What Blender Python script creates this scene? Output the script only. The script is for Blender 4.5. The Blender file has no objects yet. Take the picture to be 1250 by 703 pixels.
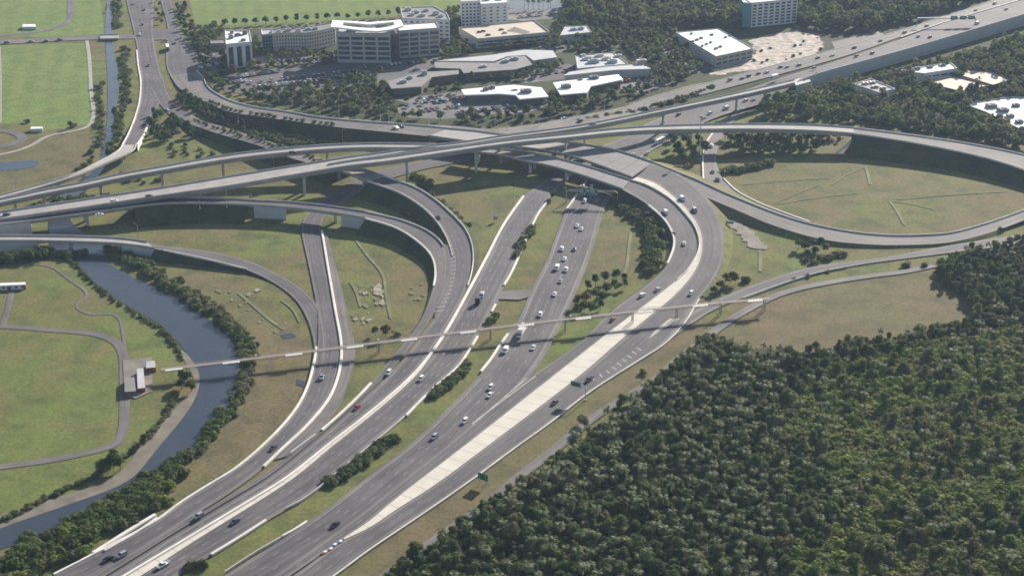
import bpy, math, random
import numpy as np
from mathutils import Vector
random.seed(7); rng = np.random.default_rng(7)
R = math.radians
S = bpy.context.scene
COL = S.collection

# ------------------------------------------------------------------ camera, sky, sun, exposure
FOC, PITCH, CAMH = 1900.0, R(22.8), 327.0
cam = bpy.data.cameras.new('camera'); camo = bpy.data.objects.new('camera', cam); COL.objects.link(camo)
cam.sensor_width = 36; cam.lens = 36 * FOC / 1250; cam.clip_start = 1; cam.clip_end = 30000
camo.location = (0, 0, CAMH); camo.rotation_euler = (math.pi / 2 - PITCH, 0, 0)
S.camera = camo
SUN_EL, SUN_AZ = 21.5, 28.6            # azimuth clockwise from +Y
w = bpy.data.worlds.new('World'); S.world = w; w.use_nodes = True
nt = w.node_tree; bg = nt.nodes['Background']
sky = nt.nodes.new('ShaderNodeTexSky'); sky.sky_type = 'NISHITA'; sky.sun_disc = False
sky.sun_elevation = R(SUN_EL); sky.sun_rotation = R(SUN_AZ)
nt.links.new(sky.outputs[0], bg.inputs[0]); bg.inputs[1].default_value = 0.064
sun = bpy.data.lights.new('sun', 'SUN'); suno = bpy.data.objects.new('sun', sun); COL.objects.link(suno)
sun.energy = 4.9; sun.angle = R(0.5); sun.color = (1.0, 0.94, 0.84)
sd = Vector((math.sin(R(SUN_AZ)) * math.cos(R(SUN_EL)), math.cos(R(SUN_AZ)) * math.cos(R(SUN_EL)), math.sin(R(SUN_EL))))
suno.rotation_euler = sd.to_track_quat('Z', 'Y').to_euler()
S.view_settings.view_transform = 'Standard'; S.view_settings.look = 'None'
S.view_settings.gamma = 1; S.view_settings.exposure = 1.1
S.render.engine = 'CYCLES'
S.cycles.filter_width = 1.7
S.cycles.max_bounces = 4; S.cycles.diffuse_bounces = 2; S.cycles.glossy_bounces = 2
S.cycles.volume_bounces = 0

# ------------------------------------------------------------------ helpers
CP, SP = math.cos(PITCH), math.sin(PITCH)
def G(u, v, z=0.0):
    """point at real height z seen at photo pixel (u, v)"""
    x, y = (u - 625.0), -(v - 351.5)
    d = Vector((x, y * SP + FOC * CP, y * CP - FOC * SP))
    t = (z - CAMH) / d.z
    return Vector((d.x * t, d.y * t, z))

def tag(o, label=None, cat=None, group=None, kind=None):
    if label: o['label'] = label
    if cat: o['category'] = cat
    if group: o['group'] = group
    if kind: o['kind'] = kind
    return o
def link(name, me, mat=None, parent=None, loc=None):
    o = bpy.data.objects.new(name, me); COL.objects.link(o)
    if mat is not None:
        for m in (mat if isinstance(mat, (list, tuple)) else [mat]): me.materials.append(m)
    if parent is not None: o.parent = parent
    if loc is not None: o.location = loc
    return o
def empty(name, loc=(0, 0, 0), rz=0):
    o = bpy.data.objects.new(name, None); COL.objects.link(o); o.location = loc; o.rotation_euler = (0, 0, rz)
    o.empty_display_size = 0.5
    return o

class MB:
    def __init__(s): s.v = []; s.f = []; s.m = []; s.uv = []
    def add(s, vs, fs, mi=0, uvs=None):
        b = len(s.v); s.v += [tuple(p) for p in vs]
        for k, f in enumerate(fs):
            s.f.append([b + i for i in f]); s.m.append(mi)
            s.uv.append(uvs[k] if uvs else None)
    def box(s, c, d, mi=0, rz=0, taper=1.0):
        x, y, z = d[0] / 2, d[1] / 2, d[2] / 2; cr, sr = math.cos(rz), math.sin(rz)
        vs = []
        for zz, t in ((-z, 1.0), (z, taper)):
            for xx, yy in ((-x, -y), (x, -y), (x, y), (-x, y)):
                xx *= t; yy *= t
                vs.append((c[0] + xx * cr - yy * sr, c[1] + xx * sr + yy * cr, c[2] + zz))
        s.add(vs, [(3, 2, 1, 0), (4, 5, 6, 7), (0, 1, 5, 4), (1, 2, 6, 5), (2, 3, 7, 6), (3, 0, 4, 7)], mi)
    def tube(s, a, b, r0, r1=None, n=6, mi=0, cap=True):
        r1 = r0 if r1 is None else r1
        a = Vector(a); b = Vector(b); d = (b - a).normalized()
        u = d.orthogonal().normalized(); w_ = d.cross(u)
        vs = []
        for p, r in ((a, r0), (b, r1)):
            for k in range(n):
                an = 2 * math.pi * k / n
                vs.append(p + (u * math.cos(an) + w_ * math.sin(an)) * r)
        fs = [(k, (k + 1) % n, n + (k + 1) % n, n + k) for k in range(n)]
        if cap: fs += [tuple(range(n - 1, -1, -1)), tuple(range(n, 2 * n))]
        s.add(vs, fs, mi)
    def sweep(s, pts, lat, prof, mi=0, closed=True):
        """sweep a profile [(lateral, up)] along pts with lateral unit vectors lat"""
        n, k = len(pts), len(prof); vs = []
        for p, l in zip(pts, lat):
            for a, b in prof: vs.append((p.x + l.x * a, p.y + l.y * a, p.z + b))
        fs = []
        for i in range(n - 1):
            for j in range(k if closed else k - 1):
                j2 = (j + 1) % k
                fs.append((i * k + j, i * k + j2, (i + 1) * k + j2, (i + 1) * k + j))
        if closed: fs += [tuple(range(k - 1, -1, -1)), tuple((n - 1) * k + j for j in range(k))]
        s.add(vs, fs, mi)
    def mesh(s, name, smooth=False):
        me = bpy.data.meshes.new(name); me.from_pydata(s.v, [], s.f)
        me.polygons.foreach_set('material_index', s.m)
        if any(u is not None for u in s.uv):
            ul = me.uv_layers.new(name='UVMap'); k = 0
            for p, u in zip(me.polygons, s.uv):
                for j in range(p.loop_total): ul.data[p.loop_start + j].uv = u[j] if u else (0, 0)
        if smooth: me.polygons.foreach_set('use_smooth', [True] * len(me.polygons))
        me.update(); return me
    def build(s, name, mat, parent=None, loc=None, smooth=False):
        return link(name, s.mesh(name, smooth), mat, parent, loc)

def crom(P, step=4.0, n=None):
    """Catmull-Rom through world points, resampled by arc length"""
    P = [Vector(p) for p in P]
    if len(P) == 2: D = [P[0].lerp(P[1], i / 40) for i in range(41)]
    else:
        Q = [P[0] * 2 - P[1]] + P + [P[-1] * 2 - P[-2]]; D = []
        for i in range(1, len(Q) - 2):
            p0, p1, p2, p3 = Q[i - 1:i + 3]
            d1 = max((p1 - p0).length, 1e-3) ** .5; d2 = max((p2 - p1).length, 1e-3) ** .5; d3 = max((p3 - p2).length, 1e-3) ** .5
            m1 = (p1 - p0) / d1 - (p2 - p0) / (d1 + d2) + (p2 - p1) / d2
            m2 = (p2 - p1) / d2 - (p3 - p1) / (d2 + d3) + (p3 - p2) / d3
            m1 *= d2; m2 *= d2
            for k in range(16):
                t = k / 16; t2 = t * t; t3 = t2 * t
                D.append(p1 * (2 * t3 - 3 * t2 + 1) + m1 * (t3 - 2 * t2 + t) + p2 * (-2 * t3 + 3 * t2) + m2 * (t3 - t2))
        D.append(P[-1])
    # light smoothing of tracing jitter
    for _ in range(10):
        D = [D[0]] + [(D[i - 1] + D[i] * 2 + D[i + 1]) / 4 for i in range(1, len(D) - 1)] + [D[-1]]
    L = [0.0]
    for a, b in zip(D, D[1:]): L.append(L[-1] + (b - a).length)
    if n is None: n = max(2, int(L[-1] / step) + 1)
    out = []; j = 0
    for i in range(n):
        t = L[-1] * i / (n - 1)
        while j < len(L) - 2 and L[j + 1] < t: j += 1
        f = (t - L[j]) / max(L[j + 1] - L[j], 1e-6)
        out.append(D[j].lerp(D[j + 1], min(max(f, 0), 1)))
    return out
def px(pts, z=0.0):
    return [G(p[0], p[1], p[2] if len(p) > 2 else z) for p in pts]
def laterals(pts):
    out = []
    for i in range(len(pts)):
        t = pts[min(i + 1, len(pts) - 1)] - pts[max(i - 1, 0)]; t.z = 0; t.normalize()
        out.append(Vector((t.y, -t.x, 0)))
    return out

# ------------------------------------------------------------------ materials
MATS = {}
def newmat(name):
    m = bpy.data.materials.new(name); m.use_nodes = True; MATS[name] = m
    return m, m.node_tree, m.node_tree.nodes['Principled BSDF']
def noise(nt, scale, detail=4, rough=.6, vec=None, dist=0):
    n = nt.nodes.new('ShaderNodeTexNoise'); n.inputs['Scale'].default_value = scale
    n.inputs['Detail'].default_value = detail; n.inputs['Roughness'].default_value = rough; n.inputs['Distortion'].default_value = dist
    if vec: nt.links.new(vec, n.inputs['Vector'])
    return n.outputs['Fac']
def ramp(nt, fac, stops):
    r = nt.nodes.new('ShaderNodeValToRGB'); e = r.color_ramp.elements
    while len(e) < len(stops): e.new(0.5)
    for k, (p, c) in enumerate(stops):
        e[k].position = p; e[k].color = (*c, 1) if len(c) == 3 else c
    nt.links.new(fac, r.inputs[0]); return r.outputs[0]
def mix(nt, a, b, fac, mode='MIX'):
    n = nt.nodes.new('ShaderNodeMix'); n.data_type = 'RGBA'; n.blend_type = mode
    for s_, v in ((n.inputs[0], fac), (n.inputs[6], a), (n.inputs[7], b)):
        if hasattr(v, 'links') or hasattr(v, 'is_linked'): nt.links.new(v, s_)
        else: s_.default_value = v if not isinstance(v, tuple) else ((*v, 1) if len(v) == 3 else v)
    return n.outputs[2]
def wpos(nt):
    g = nt.nodes.new('ShaderNodeNewGeometry'); return g.outputs['Position']
def mapping(nt, vec, sc):
    m = nt.nodes.new('ShaderNodeMapping'); m.inputs['Scale'].default_value = sc
    nt.links.new(vec, m.inputs['Vector']); return m.outputs[0]
def simple(name, col, rough=.8, metal=0, var=.15, vs=.6, spec=.3):
    m, nt, b = newmat(name)
    c = noise(nt, vs, 3, .6, wpos(nt))
    lo = tuple(x * (1 - var) for x in col); hi = tuple(min(1, x * (1 + var)) for x in col)
    nt.links.new(ramp(nt, c, [(.3, lo), (.7, hi)]), b.inputs['Base Color'])
    b.inputs['Roughness'].default_value = rough; b.inputs['Metallic'].default_value = metal
    b.inputs['Specular IOR Level'].default_value = spec
    return m

def grass_mat(name, green, brown, dark, bias=.5, stripes=None):
    m, nt, b = newmat(name); P = wpos(nt)
    big = noise(nt, .011, 5, .62, P, .6); mid = noise(nt, .06, 5, .65, P, .4); fine = noise(nt, .55, 4, .7, P)
    base = ramp(nt, big, [(bias - .10, brown), (bias + .12, green)])
    m2 = noise(nt, .028, 4, .6, P, .8)
    base = mix(nt, base, tuple(x * 1.12 for x in brown), ramp(nt, m2, [(.50, (0, 0, 0)), (.66, (.7, .7, .7))]))
    base = mix(nt, base, dark, ramp(nt, mid, [(.45, (0, 0, 0)), (.66, (.9, .9, .9))]))
    base = mix(nt, base, ramp(nt, fine, [(.3, (.62, .62, .62)), (.7, (1.35, 1.35, 1.35))]), .9, 'MULTIPLY')
    if stripes:
        wv = nt.nodes.new('ShaderNodeTexWave'); wv.inputs['Scale'].default_value = stripes
        wv.inputs['Distortion'].default_value = 1.2; wv.inputs['Detail Scale'].default_value = .3
        mp = nt.nodes.new('ShaderNodeMapping'); mp.inputs['Rotation'].default_value = (0, 0, R(-12)); nt.links.new(P, mp.inputs['Vector']); nt.links.new(mp.outputs[0], wv.inputs['Vector'])
        base = mix(nt, base, ramp(nt, wv.outputs[0], [(.2, (.92, .92, .92)), (.8, (1.06, 1.06, 1.06))]), .5, 'MULTIPLY')
    nt.links.new(base, b.inputs['Base Color']); b.inputs['Roughness'].default_value = .95
    b.inputs['Specular IOR Level'].default_value = .1
    return m
GRASS = grass_mat('verge_grass', (.135, .158, .042), (.150, .120, .056), (.075, .088, .034))
GRASS_G = grass_mat('airfield_grass', (.135, .165, .044), (.145, .128, .052), (.085, .105, .036), .48)
GRASS_F = grass_mat('sports_grass', (.15, .20, .055), (.16, .19, .06), (.11, .16, .045), .45, .018)
GRASS_B = grass_mat('dry_grass', (.122, .128, .046), (.150, .118, .062), (.092, .082, .044), .54)
SLOPE = grass_mat('shade_darkened_grass', (.055, .068, .028), (.065, .062, .032), (.032, .04, .02), .5)  # dark bush tone, albedo lowered further to paint deeper shade on the banks
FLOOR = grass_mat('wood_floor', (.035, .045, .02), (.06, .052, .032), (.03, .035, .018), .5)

def asphalt_mat(name, base, wide):
    m, nt, b = newmat(name)
    uv = nt.nodes.new('ShaderNodeUVMap'); uv.uv_map = 'UVMap'
    P = wpos(nt)
    streak = noise(nt, 1.0, 4, .6, mapping(nt, uv.outputs[0], (.55, .012, 1)))
    patch = noise(nt, .035, 4, .6, P, .3); fine = noise(nt, .9, 3, .7, P)
    c = ramp(nt, streak, [(.3, tuple(x * .68 for x in base)), (.7, tuple(x * 1.32 for x in base))])
    c = mix(nt, c, ramp(nt, patch, [(.35, (.78, .78, .80)), (.65, (1.2, 1.18, 1.14))]), 1.0, 'MULTIPLY')
    c = mix(nt, c, ramp(nt, fine, [(.3, (.9, .9, .9)), (.7, (1.1, 1.1, 1.1))]), .8, 'MULTIPLY')
    # paler gutter and shoulder strips next to both edges (stored in a second map: distance to the nearest edge)
    nt.links.new(c, b.inputs['Base Color']); b.inputs['Roughness'].default_value = .85
    b.inputs['Specular IOR Level'].default_value = .25
    return m
ASPH = asphalt_mat('asphalt', (.094, .084, .090), 0)
ASPH_L = asphalt_mat('shoulder_asphalt', (.138, .124, .122), 0)
ASPH_D = asphalt_mat('fresh_asphalt', (.058, .055, .060), 0)

def concrete_mat(name, base, joint=0, var=.12):
    m, nt, b = newmat(name); P = wpos(nt)
    n1 = noise(nt, .12, 5, .65, P); n2 = noise(nt, 1.3, 3, .6, P)
    c = ramp(nt, n1, [(.3, tuple(x * (1 - var) for x in base)), (.7, tuple(min(x * (1 + var), .9) for x in base))])
    c = mix(nt, c, ramp(nt, n2, [(.3, (.9, .9, .9)), (.7, (1.06, 1.06, 1.06))]), .8, 'MULTIPLY')
    if joint:
        uv = nt.nodes.new('ShaderNodeUVMap'); uv.uv_map = 'UVMap'
        sep = nt.nodes.new('ShaderNodeSeparateXYZ'); nt.links.new(uv.outputs[0], sep.inputs[0])
        mm = nt.nodes.new('ShaderNodeMath'); mm.operation = 'MULTIPLY'; mm.inputs[1].default_value = 1 / joint; nt.links.new(sep.outputs[1], mm.inputs[0])
        fr = nt.nodes.new('ShaderNodeMath'); fr.operation = 'FRACT'; nt.links.new(mm.outputs[0], fr.inputs[0])
        lt = nt.nodes.new('ShaderNodeMath'); lt.operation = 'LESS_THAN'; lt.inputs[1].default_value = .07; nt.links.new(fr.outputs[0], lt.inputs[0])
        c = mix(nt, c, tuple(x * .74 for x in base), lt.outputs[0])
    nt.links.new(c, b.inputs['Base Color']); b.inputs['Roughness'].default_value = .85; b.inputs['Specular IOR Level'].default_value = .2
    return m
CONC = concrete_mat('concrete', (.42, .395, .37))
DECK = concrete_mat('deck_concrete', (.34, .31, .29), 0, .15)
DECKJ = concrete_mat('jointed_deck_concrete', (.22, .205, .20), 12, .12)
WHITEC = concrete_mat('pale_concrete', (.58, .53, .45), 9, .08)
BARR = concrete_mat('barrier_concrete', (.66, .61, .55), 0, .15)
WALLC = concrete_mat('wall_concrete', (.46, .45, .43), 0, .10)
SIDEWALK = concrete_mat('path_concrete', (.33, .31, .27), 0, .15)
TRACK = simple('worn_track', (.142, .148, .070), .95, var=.3, vs=.08)
PADM = simple('stained_pad', (.19, .165, .14), .9, var=.3, vs=.1)
PAINT = simple('road_paint', (.36, .35, .33), .7, var=.25, vs=.35)
MUD = simple('river_mud', (.16, .135, .105), .8, var=.25, vs=.12)
SAND = simple('bare_sand', (.36, .30, .255), .9, var=.6, vs=.16)
STEEL = simple('galvanised_steel', (.42, .42, .42), .45, .6, .1)
DARKST = simple('weathered_timber', (.31, .25, .215), .8)
GREENS = simple('sign_green', (.01, .13, .075), .5, var=.05)
SIGNW = simple('sign_white', (.7, .7, .68), .5, var=.05)
RED = simple('red_paint', (.26, .07, .055), .5)
ORANGE = simple('orange_paint', (.6, .16, .03), .5)
BLUE = simple('blue_paint', (.05, .12, .35), .5)
WHITE = simple('white_paint', (.74, .73, .70), .6, var=.06)
ROOFW = simple('white_roof', (.78, .77, .74), .7, var=.07, vs=.15)
ROOFG = simple('grey_roof', (.20, .185, .18), .8, var=.15, vs=.1)
ROOFL = simple('pale_roof', (.42, .41, .42), .7, var=.12, vs=.1)
ROOFT = simple('tan_roof', (.50, .42, .34), .8, var=.12, vs=.1)
STUCCO = simple('stucco_wall', (.42, .40, .37), .85, var=.06, vs=.2)
STUCCOW = simple('white_wall', (.66, .65, .64), .8, var=.05, vs=.2)
BRICKB = simple('brown_wall', (.15, .12, .10), .85, var=.1, vs=.3)
TEAL = simple('teal_wall', (.06, .22, .24), .5, var=.1)
BARK = simple('bark', (.11, .085, .065), .9, var=.3, vs=2)
TYRE = simple('tyre', (.02, .02, .02), .8)
m, nt, b = newmat('window_glass'); b.inputs['Base Color'].default_value = (.025, .035, .045, 1); b.inputs['Roughness'].default_value = .12; b.inputs['Specular IOR Level'].default_value = .6
nt.links.new(ramp(nt, noise(nt, .4, 2, .5, wpos(nt)), [(.35, (.015, .02, .03)), (.65, (.05, .065, .08))]), b.inputs['Base Color'])
GLASS = m
m, nt, b = newmat('water'); P = wpos(nt)
nt.links.new(ramp(nt, noise(nt, .03, 4, .6, P, .5), [(.3, (.034, .044, .064)), (.7, (.048, .055, .068))]), b.inputs['Base Color'])
b.inputs['Roughness'].default_value = .16; b.inputs['Specular IOR Level'].default_value = .5; b.inputs['IOR'].default_value = 1.33
bp = nt.nodes.new('ShaderNodeBump'); bp.inputs['Strength'].default_value = .5; bp.inputs['Distance'].default_value = .25
nt.links.new(noise(nt, .35, 5, .65, P, .3), bp.inputs['Height']); nt.links.new(bp.outputs[0], b.inputs['Normal'])
WATER = m

def leaf_mat(name, stops, rough=.6, spec=.04, transl=.42):
    m, nt, b = newmat(name)
    oi = nt.nodes.new('ShaderNodeObjectInfo')
    c = ramp(nt, oi.outputs['Random'], stops)
    n1 = noise(nt, .45, 3, .7, wpos(nt))
    c = mix(nt, c, ramp(nt, n1, [(.3, (.85, .90, .88)), (.7, (1.85, 1.75, 1.55))]), 1.0, 'MULTIPLY')
    nt.links.new(c, b.inputs['Base Color']); b.inputs['Roughness'].default_value = rough; b.inputs['Specular IOR Level'].default_value = spec
    tr = nt.nodes.new('ShaderNodeBsdfTranslucent'); nt.links.new(c, tr.inputs[0])
    ms = nt.nodes.new('ShaderNodeMixShader'); ms.inputs[0].default_value = transl
    nt.links.new(b.outputs[0], ms.inputs[1]); nt.links.new(tr.outputs[0], ms.inputs[2])
    nt.links.new(ms.outputs[0], nt.nodes['Material Output'].inputs['Surface'])
    return m
LEAF = leaf_mat('tree_leaves', [(0, (.055, .088, .026)), (.35, (.075, .108, .032)), (.6, (.06, .09, .032)), (.8, (.105, .105, .042)), (1, (.115, .13, .04))])
LEAF_D = leaf_mat('dark_leaves', [(0, (.036, .062, .022)), (.5, (.05, .078, .028)), (1, (.068, .092, .032))])
LEAF_Y = leaf_mat('bright_leaves', [(0, (.11, .155, .034)), (.5, (.09, .13, .034)), (1, (.14, .16, .04))])
LEAF_O = leaf_mat('rusty_leaves', [(0, (.115, .085, .034)), (.5, (.11, .09, .04)), (1, (.09, .09, .035))])
LEAF_G = leaf_mat('bare_twigs', [(0, (.125, .115, .07)), (1, (.10, .10, .055))])
PALM = leaf_mat('palm_fronds', [(0, (.085, .115, .05)), (.5, (.11, .14, .065)), (1, (.15, .165, .09))],   .7, .1, .35)

# mass foliage material: colour from position, for merged foliage
m, nt, b = newmat('wood_foliage'); P = wpos(nt)
c = ramp(nt, noise(nt, .03, 5, .72, P, .6), [(.28, (.058, .090, .042)), (.42, (.088, .122, .050)), (.52, (.128, .142, .064)), (.6, (.13, .122, .08)), (.7, (.100, .142, .052))])
c = mix(nt, c, ramp(nt, noise(nt, .5, 3, .7, P), [(.3, (.85, .90, .88)), (.7, (1.85, 1.75, 1.55))]), 1.0, 'MULTIPLY')
nt.links.new(c, b.inputs['Base Color']); b.inputs['Roughness'].default_value = .8; b.inputs['Specular IOR Level'].default_value = .04
tr = nt.nodes.new('ShaderNodeBsdfTranslucent'); nt.links.new(c, tr.inputs[0])
ms = nt.nodes.new('ShaderNodeMixShader'); ms.inputs[0].default_value = .42
nt.links.new(b.outputs[0], ms.inputs[1]); nt.links.new(tr.outputs[0], ms.inputs[2]); nt.links.new(ms.outputs[0], nt.nodes['Material Output'].inputs['Surface'])
FOL = m
FOL2 = FOL.copy(); FOL2.name = 'scrub_foliage'
for n_ in FOL2.node_tree.nodes:
    if n_.type == 'VALTORGB' and len(n_.color_ramp.elements) == 5:
        for e_, c_ in zip(n_.color_ramp.elements, [(.085, .125, .034), (.12, .165, .042), (.15, .17, .05), (.155, .14, .07), (.13, .18, .042)]): e_.color = (*c_, 1)

# ------------------------------------------------------------------ ground
mb = MB(); E = 9000
mb.add([(-E, -1500, 0), (E, -1500, 0), (E, 14000, 0), (-E, 14000, 0)], [(0, 1, 2, 3)])
g = mb.build('ground', GRASS); tag(g, 'patchy green and brown grass covering the whole interchange land', kind='structure')
LAYER = [0.03]
def nz():
    LAYER[0] += 0.006; return LAYER[0]
def sheet(name, pts, mat, label=None, smooth=True, jag=0, z=None):
    """irregular flat patch from photo pixels"""
    P = px(pts)
    if smooth:
        P = crom(P + [P[0]], 3.0 if jag else 6.0)[:-1]
    if jag:
        P = [p + Vector((random.gauss(0, jag), random.gauss(0, jag), 0)) for p in P]
    z = nz() if z is None else z
    from mathutils.geometry import tessellate_polygon
    P = [Vector((p.x, p.y, z)) for p in P]
    tris = tessellate_polygon([P])
    mb = MB(); mb.add(P, [t for t in tris]); me = mb.mesh(name)
    # face up
    for p in me.polygons:
        if p.normal.z < 0: p.flip()
    o = link(name, me, mat); tag(o, label, kind='structure'); return o

sheet('airfield_grass', [(-60, 318), (70, 318), (95, 325), (135, 360), (170, 385), (205, 408), (222, 430), (232, 452), (215, 475), (195, 505), (165, 545), (120, 575), (60, 610), (-60, 645)], GRASS_G, 'greener mown grass of the airfield left of the river')
sheet('sports_field', [(-40, 56), (30, 55), (104, 53), (110, 90), (112, 145), (108, 156), (60, 158), (25, 152), (-40, 150)], GRASS_F, 'bright green sports field beside the narrow creek', smooth=False)
sheet('upper_field', [(-60, 0), (35, -3), (122, -3), (128, 42), (60, 46), (-60, 44)], GRASS_F, 'green field at the top left corner', smooth=False)
sheet('big_field', [(228, -10), (600, -30), (585, 8), (520, 14), (480, 20), (360, 28), (240, 33)], GRASS_F, 'large pale green mown field beyond the office buildings', smooth=False)
sheet('dry_meadow', [(-60, 175), (40, 168), (100, 152), (122, 160), (118, 190), (85, 208), (-60, 245)], GRASS_B, 'brownish meadow between the sports field and the ramp bridge')
sheet('right_of_way_grass', [(150, 330), (260, 335), (330, 370), (362, 400), (378, 430), (370, 470), (350, 505), (290, 560), (190, 630), (150, 640), (215, 580), (270, 520), (300, 470), (305, 430), (270, 395), (210, 355)], GRASS_B, 'dry brown grass verge between the river and the curved highway')
sheet('dry_clearing', [(905, 372), (960, 352), (1050, 340), (1140, 328), (1200, 345), (1190, 400), (1040, 430), (900, 440), (850, 425)], GRASS_B, 'dry brown clearing between the service road and the wood')
sheet('verge_strip', [(880, 385), (800, 450), (700, 530), (610, 600), (520, 665), (470, 703), (420, 703), (500, 640), (600, 565), (740, 470), (830, 405)], GRASS_B, 'strip of dry verge along the outer highway barrier')
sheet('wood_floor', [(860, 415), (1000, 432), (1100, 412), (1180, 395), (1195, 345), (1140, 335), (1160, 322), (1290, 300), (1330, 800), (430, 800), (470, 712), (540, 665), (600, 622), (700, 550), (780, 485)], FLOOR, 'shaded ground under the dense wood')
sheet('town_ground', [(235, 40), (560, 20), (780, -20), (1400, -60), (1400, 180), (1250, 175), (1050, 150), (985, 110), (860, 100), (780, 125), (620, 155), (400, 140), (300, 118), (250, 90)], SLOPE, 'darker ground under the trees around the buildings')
sheet('bare_sand', [(915, 50), (945, 42), (985, 40), (1004, 52), (995, 68), (950, 82), (900, 88), (865, 92), (880, 80), (922, 68)], SAND, 'bare pale sand of a construction site beside the highway', jag=1.2)
LOTPX = [[(262, 100), (300, 90), (345, 84), (420, 78), (470, 76), (535, 72), (540, 77), (470, 88), (420, 100), (345, 112), (290, 110)],
         [(478, 134), (545, 116), (600, 122), (640, 128), (620, 138), (540, 146), (500, 144)], [(640, 92), (690, 82), (715, 90), (672, 99), (640, 102)], [(300, 72), (345, 66), (400, 70), (400, 76), (340, 80), (300, 80)],
         [(650, 56), (690, 50), (690, 62), (680, 66)], [(755, 98), (800, 92), (815, 104), (780, 114), (750, 108)], [(805, 50), (828, 48), (862, 80), (850, 90), (815, 72)], [(235, 62), (268, 60), (270, 80), (262, 96), (246, 88)]]
for l_ in LOTPX: sheet('car_park', l_, random.choice([ASPH_L, ASPH]), 'asphalt car park among the low buildings', smooth=False)
sheet('car_park', [(255, 95), (330, 85), (420, 78), (540, 70), (545, 78), (480, 100), (420, 108), (330, 118), (275, 112)], ASPH, 'asphalt car park in front of the office block', smooth=False)
sheet('car_park', [(640, 85), (690, 78), (720, 84), (700, 96), (660, 100)], ASPH, 'small asphalt car park between the low roofs', smooth=False)
sheet('car_park', [(480, 122), (560, 112), (600, 120), (680, 124), (640, 140), (540, 138)], ASPH_L, 'asphalt car park behind the lamp posts', smooth=False)
sheet('car_park', [(615, 12), (690, 8), (690, 22), (640, 26), (616, 24)], ASPH_L, 'asphalt car park beside the far lake', smooth=False)
sheet('car_park', [(805, 50), (832, 48), (850, 64), (870, 84), (850, 90), (820, 72)], ASPH, 'asphalt car park beside the white warehouse', smooth=False)
sheet('clearing', [(1015, 52), (1075, 38), (1080, 44), (1020, 62)], ASPH_L, 'paved yard beside the sand site', smooth=False)

# water
def ribbon(name, Lp, Rp, mat, label=None, z=None, step=5, kind='structure', parent=None, extra=0.0, uvscale=1.0):
    """road sheet between two traced edges; returns (obj, L samples, R samples)"""
    Lw, Rw = px(Lp), px(Rp)
    a = crom(Lw, step); n = max(len(a), len(crom(Rw, step))); a = crom(Lw, n=n)
    # pair each left sample with the right edge by walking the closest point forward
    dense = crom(Rw, n=n * 6); b_ = []; j = 0
    t0 = crom(Rw, n=n)
    for i in range(n):
        b_.append(t0[i])
    zz = nz() if z is None else z
    vs = []; fs = []; uv = []; d = 0
    for i in range(n):
        A = a[i] + Vector((0, 0, zz + extra)); B = b_[i] + Vector((0, 0, zz + extra))
        vs += [A, B]
    mb = MB(); ds = [0]
    for i in range(n - 1): ds.append(ds[-1] + ((a[i + 1] + b_[i + 1]) / 2 - (a[i] + b_[i]) / 2).length)
    for i in range(n - 1):
        w0 = (b_[i] - a[i]).length; w1 = (b_[i + 1] - a[i + 1]).length
        fs.append((2 * i, 2 * i + 1, 2 * i + 3, 2 * i + 2)); uv.append([(0, ds[i]), (w0, ds[i]), (w1, ds[i + 1]), (0, ds[i + 1])])
    mb.add(vs, fs, 0, uv); me = mb.mesh(name)
    if me.polygons and sum(p.normal.z for p in me.polygons) < 0: me.flip_normals()
    o = link(name, me, mat, parent)
    if parent is None: tag(o, label, kind=kind)
    return o, [p + Vector((0, 0, zz)) for p in a], [p + Vector((0, 0, zz)) for p in b_]

ribbon('mud_bank', [(215, 425), (238, 470), (222, 490), (175, 540), (140, 582), (60, 610), (-40, 640)], [(245, 440), (255, 470), (240, 500), (200, 550), (160, 592), (80, 625), (-40, 668)], MUD, 'pale mud bank on the left edge of the river')
ribbon('river_water', [(60, 300), (90, 320), (115, 345), (153, 372), (200, 400), (225, 428), (243, 456), (238, 488), (190, 550), (155, 588), (80, 617), (0, 645), (-60, 672)],
       [(128, 300), (132, 321), (168, 341), (220, 367), (271, 403), (291, 433), (291, 458), (274, 504), (235, 554), (167, 597), (105, 636), (50, 655), (-60, 690)], WATER, 'blue grey river curving beside the highway')
ribbon('creek_water', [(133, -20), (131, 0), (128, 44), (130, 78), (131.5, 120), (128, 170), (120, 200), (100, 222), (68, 242), (60, 262), (60, 300)],
       [(140, -20), (138, 0), (138, 58), (146, 102), (138, 154), (135, 191), (118, 218), (100, 240), (84, 255), (90, 275), (128, 300)], WATER, 'narrow creek running down beside the sports field')
sheet('pond_water', [(-20, 201), (10, 198), (45, 196), (46, 203), (20, 208), (-20, 209)], WATER, 'small pond on the brown meadow')
sheet('lake_water', [(614, -14), (680, -14), (690, 8), (665, 12), (625, 12)], WATER, 'edge of a far lake behind the towers')
sheet('puddle_water', [(341, 409), (352, 406), (363, 408), (360, 413), (345, 414)], WATER, 'round puddle in the grass left of the ramp')
sheet('puddle_water', [(362, 463), (370, 462), (372, 472), (364, 474)], WATER, 'small dark puddle beside the curved barrier')

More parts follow.
